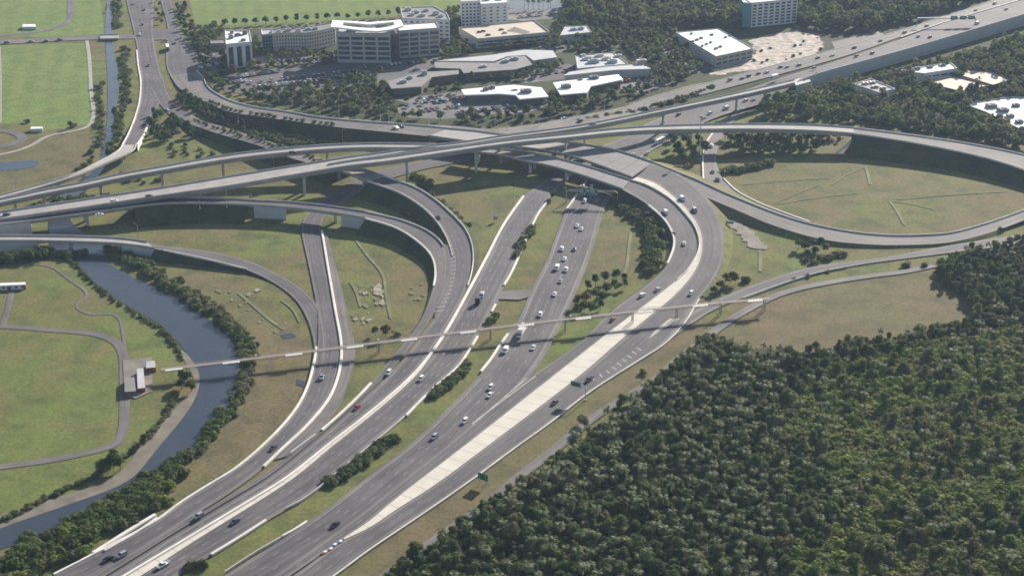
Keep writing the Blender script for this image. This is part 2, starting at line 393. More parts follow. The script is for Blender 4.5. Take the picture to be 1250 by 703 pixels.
# ------------------------------------------------------------------ roads
ROADS = {}       # name -> samples of the centre line for placing cars
def marks(key, La, Ra, lanes, sl=2.5, sr=2.5, dash=True, solid=True, parent=None, wl=.15):
    n = len(La); mb = MB()
    def line(fa, t0, t1):
        pass
    W = [(Ra[i] - La[i]).length for i in range(n)]
    S_ = [0]
    for i in range(n - 1): S_.append(S_[-1] + (La[i + 1] - La[i]).length * .5 + (Ra[i + 1] - Ra[i]).length * .5)
    def at(i, f, off):
        d = (Ra[i] - La[i]); l = max(d.length, .01); d = d / l
        p0 = sl; p1 = max(l - sr, sl + .2)
        return La[i] + d * (p0 + (p1 - p0) * f + off)
    up = Vector((0, 0, .012))
    def strip(i, f, s0, s1):
        h = wl / 2
        A0, A1 = at(i, f, -h), at(i, f, h); B0, B1 = at(i + 1, f, -h), at(i + 1, f, h)
        mb.add([A0.lerp(B0, s0) + up, A1.lerp(B1, s0) + up, A1.lerp(B1, s1) + up, A0.lerp(B0, s1) + up], [(0, 1, 2, 3)])
    for i in range(n - 1):
        if solid:
            if sl >= 0: strip(i, 0, 0, 1)
            if sr >= 0: strip(i, 1, 0, 1)
        if dash:
            seg = S_[i + 1] - S_[i]
            for k in range(1, lanes):
                s = S_[i]
                while s < S_[i + 1]:
                    ph = s % 12.2
                    if ph < 3.2:
                        e = min(S_[i + 1], s + 3.2 - ph); strip(i, k / lanes, (s - S_[i]) / seg, (e - S_[i]) / seg); s = e + 1e-3
                    else: s += 12.2 - ph + 1e-4
    if mb.f:
        me = mb.mesh('lane_markings')
        if sum(p.normal.z for p in me.polygons) < 0: me.flip_normals()
        link('lane_markings', me, PAINT, parent)
def road(key, name, label, Lp, Rp, mat=ASPH, lanes=2, sl=1.5, sr=1.5, dash=True, solid=True, shoulder=0, z=None):
    o, a, b_ = ribbon(name, Lp, Rp, mat, label, z=z)
    if shoulder:
        for E0, E1 in ((a, b_), (b_, a)):
            mb = MB(); vs = []; fs = []; uv = []
            for i in range(len(E0)):
                d = (E1[i] - E0[i]).normalized(); wd = min(shoulder, (E1[i] - E0[i]).length * .3)
                vs += [E0[i] + Vector((0, 0, .006)), E0[i] + d * wd + Vector((0, 0, .006))]
            for i in range(len(E0) - 1):
                fs.append((2 * i, 2 * i + 1, 2 * i + 3, 2 * i + 2)); uv.append([(0, i * 5), (3, i * 5), (3, i * 5 + 5), (0, i * 5 + 5)])
            mb.add(vs, fs, 0, uv); me = mb.mesh('shoulder')
            if sum(p.normal.z for p in me.polygons) < 0: me.flip_normals()
            link('shoulder', me, ASPH_L, o)
    if lanes: marks(key, a, b_, lanes, sl, sr, dash, solid, o)
    ROADS[key] = (a, b_)
    return a, b_
def barrier(label, pts, mat=None, h=.9, w=.7, name='concrete_barrier', cat='barrier', zoff=0, group=None, parent=None, samples=None):
    P = samples if samples else crom(px(pts), 4)
    P = [p + Vector((0, 0, zoff if samples else zoff + LAYER[0])) for p in P]
    if w >= .7: w, h = w * 1.5, h * .6
    mb = MB(); mb.sweep(P, laterals(P), [(-w / 2, -.3), (w / 2, -.3), (w / 2, .12), (w * .38, h), (-w * .38, h), (-w / 2, .12)])
    o = mb.build(name, mat or BARR, parent)
    if parent is None: tag(o, label, cat, group)
    return o
def slope(edge, zoff, out, run=1.6, mat=None, name='embankment', label='grassed embankment slope', dz=0, minz=.25):
    """fill or wall from a road edge down to the ground; out = +1 / -1 side"""
    P = [p for p in edge if p.z > minz]
    if len(P) < 3: return
    la = laterals(edge); la = [l for p, l in zip(edge, la) if p.z > minz]
    mb = MB(); vs = []; fs = []
    for p, l in zip(P, la):
        o_ = l * out; h = p.z
        vs += [p + Vector((0, 0, -.06 + dz)), p + o_ * (h * run * .5 + .2) + Vector((0, 0, -h * .5)), Vector((p.x, p.y, -.1)) + o_ * (h * run + .4)]
    for i in range(len(P) - 1):
        for k in (0, 1): fs.append((3 * i + k, 3 * i + k + 1, 3 * i + k + 4, 3 * i + k + 3))
    mb.add(vs, fs); me = mb.mesh(name)
    o = link(name, me, mat or SLOPE); tag(o, label, kind='structure'); return o
def wall(edge, out, label, minz=.4, name='retaining_wall', mat=None, i0=0, i1=None, top=0.0):
    la = laterals(edge); i1 = len(edge) if i1 is None else i1
    P = [(edge[i], la[i]) for i in range(i0, i1) if edge[i].z > minz]
    if len(P) < 3: return
    mb = MB(); n = len(P); vs = []; fs = []
    for p, l in P:
        q = p + l * out * .05
        for a, zz in ((0, p.z + top), (.4 * out, p.z + top), (.4 * out, -.3), (0, -.3)): vs.append((q.x + l.x * a, q.y + l.y * a, zz))
    for i in range(n - 1):
        for j in range(4): fs.append((4 * i + j, 4 * i + (j + 1) % 4, 4 * i + 4 + (j + 1) % 4, 4 * i + 4 + j))
    fs += [(3, 2, 1, 0), tuple(4 * (n - 1) + j for j in range(4))]
    mb.add(vs, fs); o = mb.build(name, mat or WALLC); tag(o, label, 'retaining wall'); return o

def bridge(key, label, Lp, Rp, piers=(), depth=2.0, top=DECK, lanes=2, pier_w=2.2, sl=1.2, sr=1.2, rail=.95, surf=None, dash=True, caps=True, gz=None, group=None):
    root = empty('road_bridge', G(*Lp[len(Lp) // 2][:2], 0)); tag(root, label, 'bridge', group)
    base = root.location.copy()
    Lw, Rw = px(Lp), px(Rp)
    n = max(len(crom(Lw, 4)), len(crom(Rw, 4))); a, b_ = crom(Lw, n=n), crom(Rw, n=n)
    zz = nz()
    a = [p + Vector((0, 0, zz)) for p in a]; b_ = [p + Vector((0, 0, zz)) for p in b_]
    ROADS[key] = (a, b_)
    A = [p - base for p in a]; B = [p - base for p in b_]
    mb = MB(); vs = []; k = 8
    for p, q in zip(A, B):
        d = (q - p); wdt = d.length; d.normalize(); ins = min(1.8, wdt * .2); U = Vector((0, 0, 1))
        vs += [p, q, q - U * .4, q - d * ins * .8 - U * .65, q - d * ins - U * depth, p + d * ins - U * depth, p + d * ins * .8 - U * .65, p - U * .4]
    fs = []; uv = []; s = 0
    for i in range(n - 1):
        ds = (A[i + 1] - A[i]).length
        for j in range(k):
            j2 = (j + 1) % k; fs.append((i * k + j2, i * k + j, (i + 1) * k + j, (i + 1) * k + j2)); uv.append([(4, s), (0, s), (0, s + ds), (4, s + ds)])
        s += ds
    fs += [tuple(range(k)), tuple((n - 1) * k + j for j in range(k - 1, -1, -1))]; uv += [None, None]
    mb.add(vs, fs, 0, uv); me = mb.mesh('deck'); me.materials.clear()
    import bmesh
    bm = bmesh.new(); bm.from_mesh(me); bmesh.ops.recalc_face_normals(bm, faces=bm.faces); bm.to_mesh(me); bm.free()
    link('deck', me, top, root)
    for P, sgn in ((A, 1), (B, -1)):
        lat = [(q - p).normalized() * sgn for p, q in zip(A, B)]
        lat = [Vector((l.x, l.y, 0)).normalized() for l in lat]
        mp = MB(); mp.sweep(P, lat, [(.02, .01), (.45, .01), (.30, rail), (.02, rail)])
        mp.build('parapet', CONC, root)
    if surf is not None or lanes:
        if surf is not None:
            mb = MB(); vs = []; fs = []; uv = []
            for p, q in zip(A, B):
                d = (q - p).normalized() * .5; vs += [p + d + Vector((0, 0, .012)), q - d + Vector((0, 0, .012))]
            s = 0
            for i in range(n - 1):
                ds = (A[i + 1] - A[i]).length; wd = (B[i] - A[i]).length
                fs.append((2 * i, 2 * i + 1, 2 * i + 3, 2 * i + 2)); uv.append([(0, s), (wd, s), (wd, s + ds), (0, s + ds)]); s += ds
            mb.add(vs, fs, 0, uv); me = mb.mesh('road_surface')
            if sum(p.normal.z for p in me.polygons) < 0: me.flip_normals()
            link('road_surface', me, surf, root)
        if lanes: marks(key, [p + Vector((0, 0, .02)) for p in A], [p + Vector((0, 0, .02)) for p in B], lanes, sl, sr, dash, True, root)
    for f in piers:
        i = min(n - 1, max(0, int(f * (n - 1)))); p, q = A[i], B[i]
        d = (q - p); wd = d.length; d.normalize(); rz = math.atan2(d.y, d.x); c = (p + q) / 2
        topz = c.z - depth + .02; g0 = -base.z - .5 + (gz or 0)
        mb = MB(); nleg = 1 if wd < 16 else 2
        for sft in ([0] if nleg == 1 else [-wd * .24, wd * .24]):
            cc = c + d * sft; hh = topz - 1.2 - g0
            mb.box((cc.x, cc.y, g0 + hh / 2), (pier_w, pier_w * .75, hh), 0, rz)
        hw = wd * .36
        prof = [(-hw, 0), (hw, 0), (hw, -.5), (pier_w * .5 if nleg == 1 else wd * .3, -1.6), (-(pier_w * .5 if nleg == 1 else wd * .3), -1.6), (-hw, -.5)]
        nrm = Vector((-d.y, d.x, 0)); vs = []
        for s_ in (-.9, .9):
            for x_, z_ in prof: vs.append((c.x + d.x * x_ + nrm.x * s_, c.y + d.y * x_ + nrm.y * s_, topz + z_))
        mb.add(vs, [(5, 4, 3, 2, 1, 0), (6, 7, 8, 9, 10, 11)] + [(j, (j + 1) % 6, 6 + (j + 1) % 6, 6 + j) for j in range(6)])
        mb.build('pier', CONC, root)
    return a, b_, root

# ------------------------------------------------------------------ roads at grade and on fill
def zc(pts, zs):
    """attach heights to traced points: zs = list same length"""
    return [(p[0], p[1], z) for p, z in zip(pts, zs)]
# service roads and paths on the left airfield
def path(label, pts, wpx, mat=SIDEWALK, name='path', h=None):
    P = crom(px(pts), 4); la = laterals(P); zz = nz(); mb = MB(); vs = []; fs = []; uv = []
    for p, l in zip(P, la): vs += [p + l * wpx / 2 + Vector((0, 0, zz)), p - l * wpx / 2 + Vector((0, 0, zz))]
    for i in range(len(P) - 1): fs.append((2 * i, 2 * i + 1, 2 * i + 3, 2 * i + 2)); uv.append([(0, i * 4), (wpx, i * 4), (wpx, i * 4 + 4), (0, i * 4 + 4)])
    mb.add(vs, fs, 0, uv); me = mb.mesh(name)
    if sum(p.normal.z for p in me.polygons) < 0: me.flip_normals()
    o = link(name, me, mat); tag(o, label, kind='structure'); return P
path('perimeter road running across the airfield', [(-40, 398), (5, 399), (60, 403), (115, 408), (140, 417), (150, 432), (152, 460), (152, 500), (149, 530), (140, 543), (110, 552), (60, 562), (-40, 575)], 4.6, ASPH_L, 'service_road')
path('short access road up to the airfield shed', [(14, 358), (10, 375), (4, 398)], 3.2, ASPH_L, 'service_road')
path('footpath at the airfield edge', [(-40, 326), (40, 323), (62, 326), (85, 342), (107, 360), (93, 374), (110, 384), (140, 384), (150, 405), (152, 432)], 1.6, ASPH_L)
path('pale footpath around the sports field', [(106, 50), (109, 70), (111, 110), (112, 150), (100, 158), (60, 166), (38, 178), (15, 186), (-40, 196)], 3.0)
path('pale strip on the sports field edge', [(0, 58), (1, 90), (1, 150)], 1.2)
path('running track on the upper field', [(84, -10), (86, 5), (84, 25), (70, 34), (40, 40), (-30, 46)], 6, ASPH_L)
path('round drive left of the sports field', [(-30, 158), (0, 160), (22, 164), (26, 172), (8, 178), (-30, 184)], 7, ASPH_L)
path('thin track across the loop grass', [(905, 226), (960, 221), (1013, 218)], 1.0, TRACK)
path('thin track across the loop grass', [(946, 250), (990, 243), (1046, 236)], 1.0, TRACK)
path('thin track across the loop grass', [(943, 249), (975, 236), (1002, 225)], 1.0, TRACK)
path('thin track across the loop grass', [(1015, 226), (1034, 214), (1060, 203)], 1.0, TRACK)
path('thin track across the loop grass', [(1057, 205), (1060, 215), (1062, 226)], 2.0, TRACK)
path('thin track across the loop grass', [(1086, 246), (1095, 258), (1104, 275)], 2.0, TRACK)
path('thin track across the loop grass', [(1088, 246), (1115, 250), (1140, 256)], 1.2, TRACK)
path('thin track across the loop grass', [(1095, 244), (1150, 239), (1230, 234)], 1.2, TRACK)
path('gravel ditch in the triangular lawn', [(432, 290), (448, 312), (467, 335), (471, 360), (477, 389)], 1.5, TRACK)
path('gravel ditch in the triangular lawn', [(427, 344), (434, 355), (440, 375)], 1.5, TRACK)
path('gravel ditch in the ramp lawn', [(291, 358), (310, 374), (328, 390), (347, 403)], 1.8, TRACK)
path('gravel ditch in the ramp lawn', [(344, 367), (358, 379), (366, 394)], 1.3, TRACK)
path('grey track in the shrub lawn', [(770, 283), (768, 300), (765, 325), (762, 334)], 1.8, TRACK)
path('gravel track below the outer loop', [(928, 306), (928, 318), (928, 332)], 2.1, TRACK)
sheet('gravel_patch', [(866, 246), (880, 258), (895, 268), (914, 280), (930, 296), (935, 303), (920, 305), (905, 290), (890, 276), (876, 262)], PADM, 'washed out gravel patch beside the curve', jag=.8)
mb = MB()
for i in range(60):
    u, v = random.choice([(270, 355), (290, 368), (310, 382), (328, 392), (445, 350), (455, 362), (462, 372), (440, 388), (500, 360), (300, 360)]); u += random.gauss(0, 9); v += random.gauss(0, 6); r_ = random.uniform(.4, 1.4)
    c_ = G(u, v); k_ = 9; mb.add([(c_.x + r_ * random.uniform(.6, 1.4) * math.cos(q * 6.28 / k_), c_.y + 1.8 * r_ * random.uniform(.6, 1.4) * math.sin(q * 6.28 / k_), LAYER[0] + .004 + i * .001) for q in range(k_)], [tuple(range(k_))], i % 3 // 2)
LAYER[0] += .07
SOIL = simple('pale_soil', (.25, .22, .165), .95, var=.4, vs=.3)
tag(mb.build('bare_spots', [TRACK, SOIL]), 'pale bare spots scattered in two lawns', kind='stuff')
sheet('white_gravel', [(462, 344), (466, 347), (468, 362), (469, 377), (466, 372), (463, 358), (460, 360), (455, 358), (458, 352)], SOIL, 'chalky bare gravel spot in the triangular lawn', jag=.9)
sheet('white_gravel', [(444, 391), (454, 389), (457, 392), (449, 394)], SOIL, 'small chalky bare spot in the triangular lawn', jag=.7)
sheet('concrete_pad', [(150, 440), (186, 437), (186, 478), (166, 487), (152, 484)], PADM, 'concrete pad of the lighting station', smooth=False)

# arterial top left and its branches
road('art1', 'arterial_road', 'grey arterial road at the top left',
     [(152, -20), (154, 0), (161, 30), (167, 58), (170, 82), (173, 100), (171, 126), (164, 148)],
     [(189, -20), (188, 0), (187, 40), (190, 62), (195, 85), (200, 103), (196, 125), (181, 148)], ASPH, 4, 1.2, 1.2, shoulder=1)
road('art2', 'arterial_road', 'second grey carriageway of the arterial road',
     [(194, -20), (196, 0), (205, 37), (203, 62), (204, 85), (213, 101)], [(203, -20), (208, 0), (218, 34), (234, 60), (242, 78), (244, 92)], ASPH, 3, 1.2, 1.2, shoulder=1)
road('cross', 'cross_street', 'cross street bridging the creek', [(-40, 50.5), (0, 50), (60, 47), (120, 44.5), (165, 44)], [(-40, 56), (0, 55), (60, 51.5), (120, 49), (165, 48)], ASPH_L, 2, .5, .5)
road('crossing', 'cross_street', 'junction pavement linking both arterial carriageways', [(186, 38), (212, 36)], [(188, 50), (216, 48)], ASPH, 0)
road('branch', 'ramp_road', 'curving branch from the arterial road under the trees', [(176, 96), (186, 112), (198, 132), (215, 146), (232, 153)], [(200, 96), (204, 112), (212, 126), (226, 136), (246, 148)], ASPH, 2, .8, .8)

# ramp Z (wall) from arterial to the right
Zf = zc([(240, 88), (248, 96), (254, 108), (270, 119), (289, 127), (319, 133.5), (350, 137.5), (390, 144.5), (461, 151), (500, 153.5), (550, 158)], [.2, .8, 2, 3.5, 5, 6, 7, 8, 8, 8, 8])
Zn = zc([(208, 94), (218, 108), (230, 115), (245, 123), (262, 130), (277, 137), (350, 148), (410, 156), (470, 162), (500, 165), (524, 167.5)], [.2, .8, 2, 3.5, 5, 6, 7, 8, 8, 8, 8])
a, b_ = road('Z', 'ramp_road', 'raised ramp road curving right along the shaded wall', Zf, Zn, ASPH_L, 3, 1.6, 1.6, shoulder=1.6)
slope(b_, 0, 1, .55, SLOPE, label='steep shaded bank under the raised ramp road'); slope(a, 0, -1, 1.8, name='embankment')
barrier('dark barrier on the far edge of the raised ramp road', None, samples=[p for p in a], h=.95, w=.5)
# X upper, on fill with wall
Xf = zc([(234, 141), (246, 148.5), (269, 154.5), (309, 168), (350, 180.5), (371, 188), (400, 197), (421, 203)], [1.5, 3, 5, 6.5, 7, 7, 7.5, 7.5])
Xn = zc([(222, 147), (234, 153), (269, 165), (317, 179), (340, 188.5), (360, 200), (395, 206), (412, 208)], [1.5, 3, 5, 6.5, 7, 7, 7.5, 7.5])
Xn = zc([(222, 147), (234, 153), (269, 165), (317, 179), (340, 188.5), (365, 197), (392, 204), (412, 210)], [1.5, 3, 5, 6.5, 7, 7, 7.5, 7.5])
a, b_ = road('Xu', 'ramp_road', 'raised ramp road with shrubs on its verge', Xf, Xn, ASPH_L, 2, 1, 1)
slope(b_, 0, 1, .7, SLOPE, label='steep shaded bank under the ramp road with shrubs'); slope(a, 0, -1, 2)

# V fill part
Vl = zc([(164, 148), (157, 165), (150, 178)], [0, 2, 4]); Vr = zc([(181, 148), (175, 165), (167, 178)], [0, 2, 4])
a, b_ = road('Vu', 'ramp_road', 'ramp road rising to the white edged bridge', Vl, Vr, ASPH, 1, .8, .8)
slope(a, 0, 1, 1.4); wall(b_, -1, 'white wing wall of the ramp bridge over the creek', mat=BARR)
barrier('white concrete barrier curving along the left edge of the arterial road', None, samples=crom(px([(167, 62), (169, 82), (172, 100), (170, 126)] + [(163.5, 148, .2), (156.5, 165, 2), (149.5, 178, 4)]), 4), h=1, w=1.0)
barrier('white concrete barrier on the right edge of the ramp below the arterial road', [(182, 147, .2), (176, 165, 2), (167.5, 178, 4)], w=.9)

# highway to the upper right
Wf = zc([(520, 153), (560, 155), (600, 158.5), (640, 154.5), (702, 143), (764, 130.5), (810, 115), (879, 98.5), (930, 84.5), (1032, 57.5), (1122, 31), (1217, 0), (1290, -26)], [7.5, 7.5, 7, 5, 2.5, 1, .5, 1, 3, 7, 9, 10, 10])
Wn = zc([(540, 159.5), (575, 162), (612, 166), (650, 163.5), (702, 154), (777, 139.5), (815, 127), (866, 114), (919.5, 100), (1030, 70), (1100, 45.5), (1150, 29), (1247, 0), (1300, -16)], [7.5, 7.5, 7, 5, 2.5, 1, .5, 1, 3, 7, 8.5, 9, 10, 10])
a, b_ = road('WB', 'highway_carriageway', 'far highway carriageway at the upper right', Wf, Wn, ASPH_L, 4, 2, 1.5, shoulder=1.5)
slope(a, 0, -1, 1.6)
Ef = zc([(735, 178.5), (765, 167), (787, 153), (810, 143), (850, 127), (900, 114), (959, 94), (1000, 82), (1050, 66), (1110, 45), (1152, 29.5), (1250, 0), (1300, -15)], [0, 0, 0, 0, .5, 1, 4, 6, 8, 9, 9, 10, 10])
En = zc([(789, 190), (801, 181.5), (826, 170), (850, 156), (870, 146), (900, 136), (930, 127), (959, 112), (976, 99.5), (1058, 75), (1114, 59.5), (1250, 19), (1310, 2)], [0, 0, 0, .3, .5, 1, 2, 5, 8, 9, 9, 10, 10])
a, b_ = road('EB', 'highway_carriageway', 'near highway carriageway at the upper right', Ef, En, ASPH, 5, 2, 1.5, shoulder=1.5)
wall(b_, 1, 'tall pale retaining wall carrying the highway at the upper right', i0=int(len(b_) * .35), top=.9, minz=1)
barrier('pale median barrier of the highway at the upper right', [(1100, 46.5, 8.8), (1151, 29, 9.2), (1249, 0, 10.1), (1300, -15, 10.1)], w=.8)
barrier('far side barrier of the highway at the upper right', None, samples=a if False else crom(px(Wf[5:]), 5), w=.5, h=.8)

# W3 ramp beneath loop, outer loop road O, loop fill
ribbon('median_grass', Wn[5:13], Ef[3:11], SLOPE, 'grass median between the highway carriageways', z=-.05)
a, b_ = road('W3', 'ramp_road', 'short ramp passing under the loop bridge',
     [(893, 142), (880, 150), (870, 164), (862, 176), (858, 195), (860, 222), (880, 240), (910, 255), (950, 269), (987, 280)],
     [(915, 136), (900, 146), (887, 160), (877, 179), (874, 196), (882, 218), (900, 236), (930, 251), (960, 263), (990, 273)], ASPH_L, 1, 1, 1)
barrier('pale barrier on the left edge of the short ramp', [(871, 162), (862, 175.5), (858, 195), (858.5, 222)], w=.8)
Ol = zc([(790, 196.5), (822, 209.5), (853, 222), (880, 234.5), (914, 249), (950, 263), (987.6, 274.5), (1042, 285), (1090, 289), (1138, 288), (1160, 286), (1202, 275), (1250, 258), (1271, 247), (1280, 234), (1272, 220), (1250, 209), (1202, 194), (1138, 180), (1061, 167), (1040, 164.5)],
        [6.75, 6.45, 5.9, 4.9, 3.6, 2.4, 1.6, 1, .8, .8, .8, 1, 1.5, 2.5, 4, 6, 7, 8, 9, 10.5, 11])
Or = zc([(785, 203), (810, 216), (833, 228), (860, 241), (898, 257), (946, 277), (1010, 294.5), (1074, 300), (1105, 300), (1138, 299), (1165, 296), (1202, 287), (1250, 270), (1300, 248), (1318, 228), (1295, 204), (1250, 190.5), (1200, 180), (1138, 170), (1075, 161.5), (1042, 157.5)],
        [6.75, 6.45, 5.9, 4.9, 3.6, 2.4, 1.6, 1, .8, .8, .8, 1, 1.5, 2.5, 4, 6, 7, 8, 9, 10.5, 11])
a, b_ = road('loop', 'loop_ramp', 'wide loop ramp circling the grass on the right', Ol, Or, ASPH_L, 2, 1.5, 2, shoulder=1.8)
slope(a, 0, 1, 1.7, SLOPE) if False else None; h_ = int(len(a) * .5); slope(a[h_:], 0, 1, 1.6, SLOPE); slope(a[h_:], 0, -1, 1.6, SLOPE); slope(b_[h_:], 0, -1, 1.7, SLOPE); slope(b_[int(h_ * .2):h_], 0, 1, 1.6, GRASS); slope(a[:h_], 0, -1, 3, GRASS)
slope(a[:], 0, -1, 1.7, SLOPE) if False else None
barrier('pale barrier along the inner edge of the loop ramp', None, samples=[p for p in a], w=.55, h=.9)
barrier('long barrier along the outer edge of the loop ramp', None, samples=[p for p in b_[int(len(b_) * .55):]], w=.5, h=.9)
barrier('low barrier between the short ramp and the loop grass', [(883, 219), (900, 235), (930, 250.5), (960, 262), (988, 272)], w=.8)

# N road, service road N2
a, b_ = road('N', 'ramp_road', 'narrow ramp leaving to the right above the clearing',
     [(1300, 279), (1250, 287), (1167, 299), (1074, 316), (994, 326), (930, 345), (879, 365), (850, 379), (820, 400), (800, 416)],
     [(1300, 291), (1250, 298), (1122, 314.5), (1042, 325.5), (962, 345), (908, 364), (872, 379), (845, 396), (828, 408), (808, 422)], ASPH, 1, 1.5, 1.5, shoulder=1.2)
barrier('thin kerb barrier along the ramp above the clearing', [(1034, 327), (998, 334.5), (962, 345.5), (930, 357), (908, 365)], w=.4, h=.6)
path('service road along the edge of the wood', [(1140, 325), (1100, 333), (1068, 337), (1010, 346), (960, 357), (929, 370), (892, 391), (862, 413), (835, 434), (806, 460), (771, 482), (726, 509), (672, 554), (633, 583), (586, 622), (530, 661), (476, 700), (450, 722)], 5.0, ASPH_L, 'service_road')

# M lanes
E3L = [(735, 178.5), (722, 205), (709, 225), (700, 240), (690.7, 258), (678, 290), (666, 322), (648, 356), (633, 391), (616, 420), (587, 457), (551, 495), (500, 544), (450, 582), (380, 636), (274, 703), (225, 733)]
E3R = [(789, 190), (768, 208), (755, 226), (746, 240), (738, 256), (728, 290), (717.6, 322), (696, 374), (681, 405), (662, 440), (640, 470), (600, 506), (560, 541), (500, 590), (450, 629), (375, 683), (300, 733)]
a, b_ = road('E3', 'highway_carriageway', 'busy central carriageway running down to the lower left', E3L, E3R, ASPH, 4, 2.2, 2.6, shoulder=2.4)
ribbon('merge_pavement', [(468, 462), (393, 529), (300, 596), (170, 674), (70, 732)], [(505, 462), (457, 502), (350, 587), (224, 664), (98, 740)], ASPH, 'asphalt between the merging lanes', z=.035)
FL = [(712, 188), (690, 203), (670, 218), (651, 231), (639.5, 241), (615, 276), (594.7, 315), (577, 348), (549, 399), (531, 427), (506, 458), (460, 499), (403.6, 543), (352, 584), (314, 608), (284, 626), (226, 661), (156, 703), (100, 737)]
FR = [(740, 192), (712, 208), (692, 222), (677, 236), (667.7, 248), (648.5, 279), (633, 315), (616, 349), (606, 374), (592, 398), (583, 413.5), (559, 449), (534, 471), (496, 509), (467.6, 532), (414, 576), (373, 609), (325.6, 637), (258, 679), (215, 705), (165, 738)]
a, b_ = road('F', 'highway_carriageway', 'second carriageway between two pale barriers', FL, FR, ASPH, 4, 2.5, 2.2, shoulder=1.8)
UL = zc([(446, 268), (480, 278), (506, 293), (526.5, 313), (531.5, 334), (528, 355), (516, 388), (503, 408), (480, 436), (452, 470), (420, 503), (393, 527), (355, 556), (300, 594), (240, 630), (170, 672), (110, 706), (70, 730)],
        [6.5, 5.5, 4.5, 3.2, 2, 1, 0, 0, 0, 0, 0, 0, 0, 0, 0, 0, 0, 0])
UR = zc([(446, 260), (489, 270), (521, 283), (539, 298), (545, 315), (545, 335), (541, 357), (530, 382), (515, 405), (492, 436), (465, 465), (440, 488), (415, 511), (365, 553), (325, 584), (275, 614), (215, 650), (145, 694), (95, 724)],
        [6.5, 5.5, 4.5, 3.2, 2, 1, .5, 0, 0, 0, 0, 0, 0, 0, 0, 0, 0, 0, 0])
GL = zc([(449.6, 223), (485.5, 236), (509.4, 250), (529.3, 267.5), (543, 287.5), (549, 302), (553, 320), (551, 340), (543, 365), (530, 390), (515, 410), (492, 440), (465, 469), (415, 515), (365, 557), (325, 588), (275, 618), (215, 654), (145, 698), (95, 728)],
        [7.5, 6.5, 5.5, 4.5, 3.2, 2.2, 1.2, .5, 0, 0, 0, 0, 0, 0, 0, 0, 0, 0, 0, 0])
GR = zc([(469.5, 217), (507, 230), (529, 243.6), (550, 261.6), (568, 281), (577, 304), (576, 333), (566, 362), (547, 397), (528, 427), (504, 457), (457, 498), (401, 542), (350, 583), (312, 607), (282, 625), (224, 660), (154, 702), (98, 736)],
        [7.5, 6.5, 5.5, 4.5, 3.2, 1.8, .8, 0, 0, 0, 0, 0, 0, 0, 0, 0, 0, 0, 0])
a, b_ = road('G', 'ramp_road', 'curving ramp road merging left of the long pale barrier', GL, GR, ASPH, 2, 1.5, 1.5, shoulder=1.2)
k = int(len(a) * .42)
slope(a[:k], 0, 1, 1.5); slope(b_[:k], 0, -1, 1.5)
barrier('barrier on the left edge of the curving ramp', None, samples=a[:int(len(a) * .28)], w=.5)
barrier('barrier on the right edge of the curving ramp', None, samples=b_[:int(len(b_) * .36)], w=.5)
a, b_ = road('U', 'ramp_road', 'inner curving ramp road sweeping down to the lower left', UL, UR, ASPH, 2, 1.5, 1.5, shoulder=1.2)
k = int(len(a) * .40)
slope(a[:k], 0, 1, 1.5); slope(b_[:int(k * .65)], 0, -1, 1.5)
barrier('pale barrier on the outer curve of the inner ramp', None, samples=a[:int(len(a) * .26)], w=.7)
barrier('barrier on the upper edge of the inner ramp', None, samples=b_[:int(len(b_) * .17)], w=.5)

# W2 / H / K
W2L = [(620, 172), (560, 188), (513, 198), (490, 203), (463, 209), (440, 218), (412, 232), (392, 246), (378, 258), (370, 270), (368, 281), (375, 316), (381, 345), (386, 372), (387, 405), (384.5, 437), (375.4, 473), (360, 502), (334.5, 532), (288, 572), (254, 594), (220, 615), (188, 639), (146, 663), (66, 703), (15, 730)]
W2R = [(620, 184), (560, 199), (520, 207), (500, 212), (480, 218), (455, 228), (427, 243), (408, 255), (396, 266), (392, 276), (392, 284), (401, 334), (405, 356), (409, 378), (413, 400), (416, 430), (411, 463), (398, 492), (370, 525), (322, 572), (282, 602), (238, 630), (172, 673), (110, 705), (65, 730)]
W2R = [(620, 184), (560, 199), (520, 207), (500, 212), (480, 218), (455, 228), (427, 243), (408, 255), (396, 266), (392, 276), (392, 284), (401, 334), (405, 356), (409, 378), (413, 400), (416, 430), (411, 463), (398, 492), (370, 525), (322, 572), (282, 602), (238, 630), (172, 673), (110, 705), (65, 730)]
road('strip', 'shoulder_road', 'paler disused strip right of the straight barrier',
     [(393.5, 284), (402.5, 334), (410, 377), (418, 424), (413, 463), (400, 492), (372, 525), (335, 562)], [(398.5, 284), (414, 340), (426.6, 393), (434, 433), (427, 463), (414, 497), (396, 522), (362, 555)], ASPH_L, 0)
a, b_ = road('H', 'ramp_road', 'straight ramp road passing under the curved bridge', W2L, W2R, ASPH, 2, 1.5, 1.5, shoulder=1.2)
KL = zc([(179, 297), (200, 301.5), (250, 307), (301, 319), (347, 340), (370, 355.5), (388, 375), (395, 400), (397, 430), (392, 455)], [4.2, 3.6, 2.2, 1, 0, 0, 0, 0, 0, 0])
KR = zc([(189, 305), (210, 309), (256, 318.5), (301, 330.5), (332, 345), (360, 366), (374, 388), (382, 413), (385, 440), (381, 460)], [4.2, 3.6, 2.2, 1, 0, 0, 0, 0, 0, 0])
a, b_ = road('K', 'ramp_road', 'dark ramp road curving down from the creek bridge', KL, KR, ASPH, 1, 1.2, 1.2, shoulder=1)
slope(a, 0, -1, 1.5); slope(b_, 0, 1, 1.5)
barrier('white guard barrier below the dark ramp road', [(200, 307.5, 3.6), (256, 319, 2.2), (302, 330.5, .8)], w=.6, h=.8)

